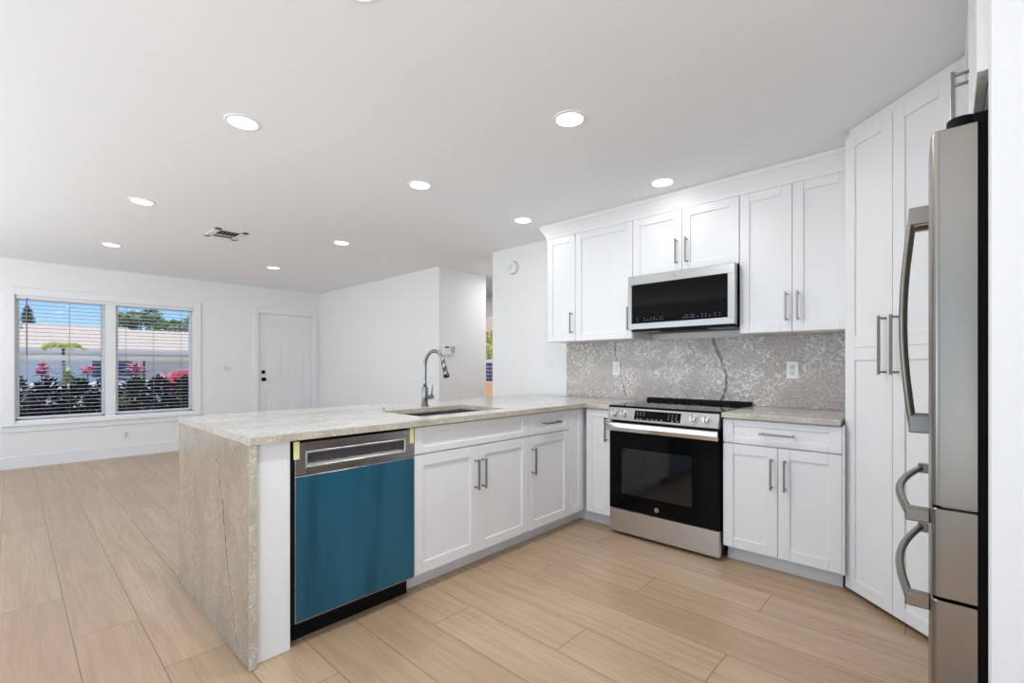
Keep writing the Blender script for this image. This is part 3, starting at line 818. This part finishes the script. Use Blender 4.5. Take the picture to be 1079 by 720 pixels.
for x in (.052, .125, .612, .690):
    c = onpanel(x, .861); m = MB()
    m.cyl(c, c + nrm * .006, .028, seg=28, bv=.001); m.cyl(c + nrm * .006, c + nrm * .024, .0235, .0205, seg=28, bv=.002)
    mt = Matrix.Translation(c) @ Matrix((Vector((1, 0, 0)), -nrm, upv)).transposed().to_4x4()
    m.box(-.0045, .0045, -.036, -.02, -.022, .022, .0015, mat=mt)
    m.box(-.0012, .0012, -.0365, -.030, .004, .021, 0, 1, mat=mt)
    m.build('control_knob', [M['steel_lit'], M['blackmat']], pn)
m = MB(); m.box(-.002, W + .002, -.004, .60, .9025, .9165, .002); ct = m.build('cooktop', M['blackglass'], t, 'black glass cooktop')
for cx, cy, r in ((.19, .16, .105), (.57, .16, .085), (.19, .43, .08), (.57, .43, .105), (.38, .44, .055)):
    m = MB(); n = 40
    for k in range(n):
        a0, a1 = 2 * PI * k / n, 2 * PI * (k + 1) / n; rr = r
        m.quad((cx + rr * math.cos(a0), cy + rr * math.sin(a0), .9168), (cx + rr * math.cos(a1), cy + rr * math.sin(a1), .9168), (cx + (rr + .0025) * math.cos(a1), cy + (rr + .0025) * math.sin(a1), .9168), (cx + (rr + .0025) * math.cos(a0), cy + (rr + .0025) * math.sin(a0), .9168))
    m.build('burner_ring', M['midgrey'], ct)
m = MB(); m.prism([(.575, .9165), (.585, .938), (.628, .942), (.628, .90), (.60, .90), (.60, .9165)], -.008, W + .006, axis='x'); m.build('rear_trim', M['blackmat'], t)

# ------------------------------------------------------------------ diagonal corner pantry
th = -math.atan2(.40, .413)
t = thing('pantry_cabinet', (-.395, 3.018, 0), th, 'tall white two-door pantry set diagonally across the corner, floor to ceiling', 'cabinet')
PW = .577
m = MB(); m.box(.001, PW - .001, TH + .002, .44, .03, 2.405, .001)
m.box(.012, PW + .02, .012, .06, 2.39, 2.438); m.box(PW, PW + .035, .012, .035, .03, 2.438)
m.build('body', M['cab'], t)
MB().box(.02, PW - .02, .05, .065, .001, .03).build('toe_kick', M['blackmat'], t)
mt = Matrix.Rotation(-th, 4, 'Z')
m = MB(); m.box(.0, .016, .03, .56, .03, 2.436, mat=mt); m.build('side_panel', M['cab'], t)
mid = [(1.225, 1.289), (1.2905, 1.353)]
cab_door(t, 0, .2875, .028, 2.392, .255, 1.295, st=.062, L=.28, mid=mid); cab_door(t, .2905, PW, .028, 2.392, .322, 1.295, st=.062, L=.28, mid=mid)

# ------------------------------------------------------------------ fridge (faces -X): local x towards the camera, y into the fridge
FY = 2.455
t = thing('refrigerator', (-.041, FY, 0), R(-90), 'stainless french-door refrigerator with two bottom drawers, beside the pantry', 'refrigerator')
FW = .91
MB().box(.004, FW - .004, .108, .80, .03, 1.765, .004).build('body', M['black'], t)
MB().box(.01, FW - .01, .07, .30, .002, .05).build('kick_grille', M['blackmat'], t)
m = MB(); m.box(.006, FW - .006, .094, .108, .07, 1.762); m.build('door_gasket', M['blackmat'], t)
def front_profile(a, b, ra=.02, rb=.02, depth=.094):
    pts = []
    n = 14
    def yb(x): return .013 * ((x - FW / 2) / (FW / 2)) ** 2 
    for i in range(7):  # left corner
        an = PI / 2 * i / 6
        pts.append((a + ra - ra * math.cos(an), yb(a) + ra - ra * math.sin(an)))
    for i in range(1, n): 
        x = a + ra + (b - rb - a - ra) * i / n; pts.append((x, yb(x)))
    for i in range(7):
        an = PI / 2 * (1 - i / 6)
        pts.append((b - rb + rb * math.cos(an), yb(b) + rb - rb * math.sin(an)))
    pts += [(b, depth), (a, depth)]
    return pts
def front_panel(nm, a, b, z0, z1, ra, rb, parent=t, label=None):
    m = MB(); m.prism(front_profile(a, b, ra, rb), z0, z1, bv=.002)
    return m.build(nm, M['steel_v'], parent, label)
DZ0, DZ1_ = .853, 1.770
dl = front_panel('door', .003, .453, DZ0, DZ1_, .016, .006); dr_ = front_panel('door', .457, FW, DZ0, DZ1_, .006, .016)
for par in (dl, dr_):
    xx = .410 if par is dl else .500
    m = MB(); n = 24; pts = []
    for i in range(n + 1):
        z = 1.00 + .68 * i / n
        pts.append((xx, -.040 - .024 * math.sin(PI * i / n), z))
    m.tube(pts, .011, 12, flat=(1.25, .8, (0, 1, 0)))
    for z0, z1 in ((.985, 1.040), (1.640, 1.695)): m.box(xx - .014, xx + .014, -.048, .003, z0, z1, .003)
    m.build('handle', M['steel_v'], par)
for z0, z1, hz, nm in ((.630, .846, .808, 'upper'), (.085, .622, .585, 'lower')):
    dw = front_panel('freezer_drawer', .003, FW, z0, z1, .016, .016)
    m = MB(); n = 28; pts = []
    for i in range(n + 1):
        x = .085 + .755 * i / n
        pts.append((x, -.030 - .040 * math.sin(PI * i / n), hz))
    m.tube(pts, .011, 12, flat=(1.0, 1.0, (0, 0, 1)))
    for x in (.075, .815): m.box(x, x + .035, -.040, .010, hz - .017, hz + .017, .003)
    m.build('handle', M['steel_v'], dw)
for x in (.03, FW - .035):
    m = MB(); m.cyl((x, .068, 1.755), (x, .068, 1.797), .028, seg=24, bv=.004); m.box(x - .025, x + .028, .085, .22, 1.762, 1.795, .004)
    m.build('hinge_cover', M['blackmat'], t)
for x in (.02, FW - .03): MB().box(x - .01, x + .016, .03, .11, .848, .853, .001).build('hinge', M['chrome'], t)

# cabinet above the fridge (faces -X)
t = thing('wall_cabinet', (.050, 2.585, 1.86), R(-90), 'white double-door cabinet above the refrigerator', 'cabinet')
MB().box(.001, 1.088, TH + .002, .60, 0, .50, .001).build('body', M['cab'], t)
cab_door(t, .002, .544, .002, .50, .572 - .06, .165, L=.17); cab_door(t, .547, 1.090, .002, .50, .585, .165, L=.17)
MB().box(.001, 1.09, .012, .60, .501, .578).build('top_filler', M['cab'], t)

# ------------------------------------------------------------------ sockets, switches, thermostat
def plate(m, w_=.07, h=.115): m.box(-w_ / 2, w_ / 2, -.006, 0, -h / 2, h / 2, .002)
def outlet(name, loc, rz, label, group, rect=True):
    t = thing(name, loc, rz, label, 'outlet', group)
    m = MB(); plate(m); m.build('wall_plate', M['plastic'], t)
    m = MB()
    if rect: m.box(-.0165, .0165, -.009, -.006, -.033, .033, .001)
    else:
        for z in (-.02, .02): m.cyl((0, -.006, z), (0, -.009, z), .0165, seg=20)
    for z in (-.02, .02):
        m.box(-.008, -.005, -.0094, -.0088, z - .003, z + .008, mi=1); m.box(.005, .008, -.0094, -.0088, z - .003, z + .008, mi=1); m.cyl((0, -.0088, z - .009), (0, -.0094, z - .009), .003, seg=8, mi=1)
    m.build('receptacle', [M['offwhite'], M['blackmat']], t)
def switch(name, loc, rz, label, n=1):
    t = thing(name, loc, rz, label, 'switch')
    w_ = .07 + (n - 1) * .046
    m = MB(); plate(m, w_); m.build('wall_plate', M['plastic'], t)
    for k in range(n):
        x = (k - (n - 1) / 2) * .046
        m = MB(); m.box(x - .0165, x + .0165, -.010, -.006, -.033, .033, .002); m.build('rocker', M['offwhite'], t)
switch('light_switch', (-2.094, 3.580, 1.175), 0, 'white single rocker switch on the backsplash, left of the stove')
outlet('wall_outlet', (-.758, 3.580, 1.168), 0, 'white outlet on the backsplash above the short worktop', 'white outlets')
outlet('wall_outlet', (XW, 1.049, .285), R90, 'white outlet low on the wall under the window', 'white outlets')
switch('light_switch', (XW, 2.228, 1.16), R90, 'white double light switch on the wall left of the front door', 2)
t = thing('thermostat', (-3.325, YB, 2.225), 0, 'round white thermostat-like sensor high on the wall left of the wall cabinets', 'sensor')
m = MB(); m.cyl((0, 0, 0), (0, -.014, 0), .073, seg=40, bv=.003); m.cyl((0, -.012, 0), (0, -.032, 0), .064, seg=40, bv=.006); m.build('casing', M['plastic'], t)
m = MB()
n = 36
for k in range(n):
    a0, a1 = 2 * PI * k / n, 2 * PI * (k + 1) / n
    for r0_, r1_ in ((.0645, .0685),): m.quad((r0_ * math.cos(a0), -.0146, r0_ * math.sin(a0)), (r1_ * math.cos(a0), -.0146, r1_ * math.sin(a0)), (r1_ * math.cos(a1), -.0146, r1_ * math.sin(a1)), (r0_ * math.cos(a1), -.0146, r0_ * math.sin(a1)))


m.build('rim_ring', M['darkgrey'], t)
m = MB()
for k in range(n):
    a0, a1 = 2 * PI * k / n, 2 * PI * (k + 1) / n
    m.quad((-.018 + .012 * math.cos(a0), -.0325, .012 * math.sin(a0)), (-.018 + .016 * math.cos(a0), -.0325, .016 * math.sin(a0)), (-.018 + .016 * math.cos(a1), -.0325, .016 * math.sin(a1)), (-.018 + .012 * math.cos(a1), -.0325, .012 * math.sin(a1)))
m.box(-.020, -.016, -.0328, -.0322, .012, .03)
m.build('button', M['darkgrey'], t)
t = thing('alarm_keypad', (-4.64, 3.80, 1.335), R90, 'white alarm keypad with small dark screen on the hall corner wall', 'keypad')
m = MB(); m.box(-.10, .10, -.026, 0, 0, .135, .004, seg=2); m.build('casing', M['plastic'], t)
MB().box(-.075, -.012, -.0275, -.0262, .088, .108).build('screen', M['darkgrey'], t)
m = MB()
for i in range(4):
    for j in range(5): m.box(.018 + i * .018, .031 + i * .018, -.029, -.0262, .022 + j * .018, .034 + j * .018, .001)
m.build('buttons', M['midgrey'], t)

# ------------------------------------------------------------------ ceiling vent and downlights
t = thing('ceiling_vent', (-4.97, 1.39, ZC), 0, 'small white rectangular air vent in the ceiling', 'vent')
hxv, hyv = .185, .135; fb = .05
m = MB(); m.box(-hxv, hxv, -hyv, -hyv + fb, -.008, 0, .002); m.box(-hxv, hxv, hyv - fb, hyv, -.008, 0, .002); m.box(-hxv, -hxv + fb, -hyv, hyv, -.008, 0, .002); m.box(hxv - fb, hxv, -hyv, hyv, -.008, 0, .002); m.box(-.06, -.045, -hyv, hyv, -.008, 0, .002); m.build('frame', M['trim'], t)
m = MB(); m.box(-hxv + .03, hxv - .03, -hyv + .03, hyv - .03, -.0015, -.0005); m.build('duct_shade', M['blackmat'], t)  # black sheet painting in the duct's shade; the ceiling is uncut
m = MB()
for k in range(6):
    y = -hyv + .062 + k * .030
    mt = Matrix.Translation((0, y, -.006)) @ Matrix.Rotation(R(40), 4, 'X')
    m.box(-hxv + .028, hxv - .028, -.011, .011, -.0008, .0008, mat=mt)
m.build('louvres', M['offwhite'], t)

def downlight(x, y, label, watt=None):
    t = thing('ceiling_light', (x, y, ZC), 0, label, 'ceiling light', 'recessed ceiling lights')
    m = MB(); n = 48
    for k in range(n):
        a0, a1 = 2 * PI * k / n, 2 * PI * (k + 1) / n
        def q(r, z, a): return (r * math.cos(a), r * math.sin(a), z)
        for (ra, za, rb, zb_) in ((.085, -.0004, .084, -.004), (.084, -.004, .068, -.006), (.068, -.006, .064, -.002)):
            m.quad(q(ra, za, a0), q(ra, za, a1), q(rb, zb_, a1), q(rb, zb_, a0))
    m.build('trim_ring', M['trim'], t)
    m = MB(); m.cyl((0, 0, -.0035), (0, 0, -.0005), .066, seg=40); m.build('lens', M['lens'], t)
    l = bpy.data.lights.new('led', 'AREA'); l.shape = 'DISK'; l.size = .125; l.energy = watt or DOWN_W; l.color = (.97, .98, 1.0)
    o = bpy.data.objects.new('led', l); C.objects.link(o); o.parent = t; o.location = (0, 0, -.008)
downlight(-2.63, .81, 'round ceiling light above the waterfall end of the peninsula, largest at left', 2.5)
downlight(-2.65, 1.92, 'round ceiling light in the kitchen row, above the faucet')
downlight(-2.645, 2.98, 'round ceiling light nearest the round wall sensor, left of the crown moulding', .9)
downlight(-1.39, 1.92, 'large round ceiling light over the middle of the kitchen floor', 10)
downlight(-1.41, 3.01, 'round ceiling light nearest the crown moulding above the microwave cabinet', .8)
downlight(-1.40, .77, 'round ceiling light cut by the top edge of the photo', 8)
downlight(-4.47, 2.28, 'round ceiling light right of the air vent, before the bare living room wall')
downlight(-6.23, 2.27, 'small far ceiling light nearest the front door')
downlight(-4.45, .68, 'living room ceiling light left of the air vent')
downlight(-6.27, .71, 'far ceiling light nearest the window')

downlight(-4.15, 4.75, 'added unseen fill light on the hall ceiling, hidden behind the corner wall', 7)  # unseen lamp, added to brighten the hall walls
downlight(-5.9, 4.9, 'added unseen fill light on the back hall ceiling, near the glazed patio door', 7)  # second unseen lamp, added to brighten the back hall
# ================================================================== OUTSIDE
GZ = -.35
m = MB(); m.box(-90, XW - .16, -60, 70, GZ - .1, GZ); struct(m.build('ground_lawn', M['lawn']))
m = MB(); m.box(-31.5, -18.6, -12, 30, GZ, GZ + .25); m.box(-18.6, -12.5, -12, 30, GZ, GZ + .02); struct(m.build('ground_driveway', M['drive']))
m = MB(); m.box(XW, 6, 5.96, 12.5, GZ, -.02); m.box(XW - 8, XW, 6.2, 16, GZ + .0, GZ + .03); struct(m.build('ground_patio', M['brick']))

def foliage(m, c, rad, n, L, w_, mi=0, droop=.2, up=.2):
    c = Vector(c)
    for i in range(n):
        d = Vector((random.gauss(0, 1), random.gauss(0, 1), random.gauss(0, 1))).normalized()
        k = random.random() ** .4
        p = c + Vector((d.x * rad[0], d.y * rad[1], d.z * rad[2])) * k
        dd = (d + Vector((random.uniform(-.6, .6), random.uniform(-.6, .6), random.uniform(-.4, .4) + up)))
        m.leafq(p, dd, Vector((random.uniform(-.4, .4), random.uniform(-.4, .4), 1)), L * random.uniform(.6, 1.2), w_ * random.uniform(.7, 1.2), mi, droop)

# hedge of dark ti plants in front of the window
LH = ['dark leafy hedge shrub outside the window, %s' % s for s in (
    'beyond the left edge of the glass', 'at the left edge of the glass', 'under the left pink plant', 'under the lime leaves',
    'under the second pink plant', 'behind the window mullion', 'under the largest pink plant', 'in front of the red car', 'beyond the right edge of the glass')]
for i in range(9):
    y = -.30 + i * .345; x = -10.1 + random.uniform(-.08, .08); top = 1.32 + random.uniform(-.04, .03)
    t = thing('hedge_shrub', (x, y, GZ), 0, LH[i], 'shrub', 'hedge shrubs outside the window')
    m = MB(); foliage(m, (0, 0, .96), (.24, .17, .38), 750, .14, .06, i % 2, .3)
    foliage(m, (0, 0, .52), (.22, .22, .26), 60, .16, .055, 0, .3)
    m.build('foliage', [M['hedge'], M['hedge_green']], t)
    m = MB()
    for k in range(4):
        a = k * PI / 2 + .4; m.tube([(0, 0, 0), (.05 * math.cos(a), .05 * math.sin(a), .35), (.12 * math.cos(a), .12 * math.sin(a), .95)], [.014, .011, .006], 6)
    m.build('stem', M['bark'], t)
def ti(x, y, z, mats, label, r=.17, n=34, nm='ti_plant'):
    t = thing(nm, (x, y, GZ), 0, label, 'plant', 'colourful plants in the hedge')
    m = MB(); H_ = z - GZ
    for i in range(n):
        a = random.uniform(0, 2 * PI); e = random.uniform(.1, 1.4)
        d = Vector((math.cos(a) * math.cos(e), math.sin(a) * math.cos(e), math.sin(e)))
        m.leafq(Vector((0, 0, H_ - .1 + random.uniform(-.08, .08))), d, Vector((0, 0, 1)), r * random.uniform(.8, 1.25), .05, 0, .35)
    m.build('leaves', mats, t)
    MB().tube([(0, 0, 0), (.01, 0, H_ * .5), (0, 0, H_ - .1)], [.014, .011, .008], 6).build('stem', M['bark'], t)
ti(-10.05, .33, 1.20, [M['pink']], 'pink-leaved ti plant at left in the hedge outside the window')
ti(-10.05, .85, 1.18, [M['pink']], 'pink-leaved ti plant beside the mullion, in the left half of the window')
ti(-10.05, 1.46, 1.19, [M['pink']], 'largest pink-leaved ti plant, in the right half of the window', .22, 46)
ti(-9.9, 1.20, 1.10, [M['pink']], 'small pink-leaved ti plant just right of the mullion', .13, 22)
ti(-10.0, .60, 1.09, [M['lime']], 'lime-leaved plant between the two pink plants of the left pane', .2, 26, 'croton_plant')
ti(-9.75, 1.24, .72, [M['lime']], 'yellow-leaved croton low in the hedge, right of the mullion', .13, 22, 'croton_plant')
ti(-9.75, 1.33, .62, [M['red']], 'dark red-leaved croton low in the hedge beside the yellow one', .13, 22, 'croton_plant')

# small palm
t = thing('palm_tree', (-13.5, .76, GZ), 0, 'small yellow-green palm outside, in front of the neighbouring house', 'palm')
m = MB(); H_ = 1.92
for k in range(19):
    a = 2 * PI * k / 19 + .2; e = .9 + .6 * (k % 4) / 3; L_ = .38
    prev = None
    for j in range(9):
        s_ = j / 8
        p = Vector((math.cos(a) * L_ * s_ * math.cos(e * .6), math.sin(a) * L_ * s_ * math.cos(e * .6), H_ + L_ * (math.sin(e) * s_ - .75 * s_ * s_)))
        if prev is not None:
            dv = (p - prev).normalized(); sd_ = dv.cross(Vector((0, 0, 1))).normalized()
            for sg in (-1, 1): m.leafq(p, sd_ * sg + dv * .7 + Vector((0, 0, -.3)), Vector((0, 0, 1)), .20 * (1.1 - s_ * .6), .035, 0, .3)
        prev = p
m.build('fronds', M['palm'], t)
MB().tube([(0, 0, 0), (.02, .01, .9), (0, 0, H_)], [.035, .028, .024], 10).build('trunk', M['bark'], t)

# neighbouring house
t = thing('house', (-36, 4, GZ), 0, 'low house with pale tiled roof seen through the window', 'house')
hx0 = -33.0 + 36
MB().box(-6, hx0, -22, 22, 0, 2.45).build('walls', M['stucco'], t)
m = MB(); e0, e1 = -32.0 + 36, -38.0 + 36
m.prism([(e0, 2.38), (e1, 3.98), (e1 - 6, 2.38), (e1 - 6, 2.28), (e0, 2.28)], -22.6, 4.0 - 4 + 1.1, axis='y')
m.prism([(e0, 2.38), (e1, 3.86), (e1 - 6, 2.38), (e1 - 6, 2.28), (e0, 2.28)], 1.1, 22.6, axis='y')
m.build('roof', M['roof'], t)
MB().box(e0, e0 + .06, -22.6, 22.6, 2.18, 2.40).build('fascia', M['fascia'], t)
MB().cyl((e1 + 1.6, -3.6, 3.4), (e1 + 1.6, -3.6, 3.95), .06, seg=10).build('roof_pipe', M['fascia'], t)
def hwin(ya, yb, za, zb_):
    f = MB().box(hx0, hx0 + .05, ya - .06, yb + .06, za - .06, zb_ + .06).build('window', M['trim'], t)
    MB().box(hx0 + .05, hx0 + .06, ya, yb, za, zb_).build('pane', M['housewin'], f)
hwin(-1.05, -.25, .95, 1.95); hwin(-.02 + .0, .62, 1.0, 2.1); hwin(-6.2, -4.9, 1.0, 2.0)
m = MB()
for k in range(5): m.box(hx0, hx0 + .05, .75, 3.4, .05 + k * .42, .45 + k * .42, .01)
m.build('garage_door', M['garage'], t)

# red car in the driveway
t = thing('car', (-20.0, 6.15, GZ + .25), 0, 'red car parked outside, at the right edge of the window', 'car')
body = [(-2.25, .35), (-2.3, .65), (-2.15, .88), (-1.35, .98), (1.7, 1.0), (2.2, .92), (2.3, .6), (2.25, .33), (1.85, .28), (-1.85, .28)]
t.scale = (1.12, 1.12, 1.25)
m = MB(); m.prism([(a, z) for a, z in body], -.88, .88, axis='x', bv=.05); m.build('body', M['carred'], t)
cab = [(-1.35, .96), (-.75, 1.44), (-.4, 1.52), (1.1, 1.52), (1.45, 1.42), (1.95, .98)]
m = MB(); m.prism(cab, -.76, .76, axis='x', bv=.05); m.build('roof', M['carred'], t)
for ya, yb, yc, yd in ((-1.18, -.68, .30, .30), (.36, .36, 1.0, 1.35)):
    m = MB(); m.prism([(ya, 1.0), (yb, 1.42), (yc, 1.44), (yd, 1.0)], .755, .775, axis='x'); m.build('side_window', M['housewin'], t)
for y in (-1.42, 1.42):
    for x in (-.78, .78):
        m = MB(); m.cyl((x - .11, y, .33), (x + .11, y, .33), .33, seg=28); m.cyl((x - .115, y, .33), (x + .115, y, .33), .2, seg=20, mi=1); m.build('wheel', [M['tyre'], M['midgrey']], t)
t = thing('post', (-18, 2.80, GZ), 0, 'thin dark post standing in the driveway outside', 'post')
m = MB(); m.cyl((0, 0, 0), (0, 0, 1.72), .025, seg=10); m.box(-.05, .05, -.05, .05, 1.68, 1.76, .01); m.build('pole', M['blackmat'], t)

def tree(name, x, y, H_, crowns, mat, label, trunk=.14, n=500, L=.42, w_=.16):
    t = thing(name, (x, y, GZ), 0, label, 'tree', 'trees behind the neighbouring house')
    m = MB()
    for cx, cy, cz, rx, ry, rz in crowns: foliage(m, (cx, cy, cz), (rx, ry, rz), n, L, w_, 0, .2)
    m.build('crown', mat, t)
    m = MB(); m.tube([(0, 0, 0), (.1, .1, H_ * .45), (0, 0, H_ * .8)], [trunk, trunk * .7, trunk * .3], 8)
    for cx, cy, cz, rx, ry, rz in crowns: m.tube([(0, 0, H_ * .45), (cx * .6, cy * .6, cz * .85), (cx, cy, cz)], [trunk * .5, trunk * .3, .03], 6)
    m.build('trunk', M['bark'], t)
tree('pine_tree', -48, .85, 5.6, [(0, 0, 4.5, .6, .36, .3), (0, 0, 4.95, .4, .2, .35), (0, 0, 5.4, .2, .1, .3)], M['tree2'], 'small dark conifer above the roof at the left of the window', n=260, L=.3, w_=.09)
tree('broad_tree', -50, 7.9, 6.3, [(0, -.6, 5.7, .9, .75, .35), (0, .4, 6.0, .9, .6, .35), (0, -1.1, 5.2, .7, .5, .25), (0, .9, 5.3, .7, .5, .35), (0, .2, 5.4, .6, .7, .3)], M['tree'], 'large spreading tree above the roof at the right of the window', n=330, L=.34, w_=.12)
for k, (y, z, r, lb) in enumerate(((5.6, 5.1, .6, 'round green tree above the roof just right of the mullion'), (6.4, 4.7, .7, 'low green tree between the round tree and the large spreading tree'), (9.2, 4.8, .8, 'low green tree to the right of the large spreading tree'), (10.6, 5.2, .9, 'dark green tree at the right edge of the window glass'), (8.2, 4.5, .7, 'low green tree below the large spreading tree'))):
    tree('round_tree', -46 - (k % 2), y, z, [(0, 0, z - r * .5 + .35, r * .8, r, r * .6)], M['tree'] if k % 2 == 0 else M['tree2'], lb, n=420, L=.32, w_=.13)

# back patio seen through the hall door
o = MB().box(-17, -9.5, 13.0, 13.3, GZ, 4.3).build('garden_wall', M['peach']); centre(o); tag(o, 'tall peach stucco wall beyond the glazed hall door', 'wall')
o = MB().box(-12.5, -8.2, 9.9, 10.25, GZ, .72, .01).build('planter_wall', M['brick']); centre(o); tag(o, 'low orange brick planter wall in front of the blue slatted screen', 'wall')
t = thing('slatted_screen', (-10.7, 10.6, GZ), 0, 'dark blue slatted garden screen with a white top rail, beyond the hall door', 'screen')
m = MB()
for k in range(13): m.box(-1.2, 1.2, -.012, .012, .10 + k * .12, .19 + k * .12, .004)
m.build('slats', M['blue'], t)
MB().box(-1.25, 1.25, -.04, .04, 1.66, 1.76, .005).build('top_rail', M['trim'], t)
for x in (-1.22, 0, 1.22): MB().box(x - .035, x + .035, .013, .08, 0, 1.66, .004).build('post', M['blue'], t)
t = thing('garden_shrub', (-12.1, 11.9, GZ), 0, 'yellow-green shrub in front of the peach garden wall', 'shrub')
m = MB(); foliage(m, (0, 0, 2.25), (.7, .6, .5), 700, .2, .08, 0, .2); m.build('foliage', M['lime'], t)
m = MB()
for k in range(5):
    a = k * 2 * PI / 5; m.tube([(0, 0, 0), (.1 * math.cos(a), .1 * math.sin(a), 1.0), (.3 * math.cos(a), .3 * math.sin(a), 2.1)], [.03, .02, .01], 6)
m.build('stem', M['bark'], t)
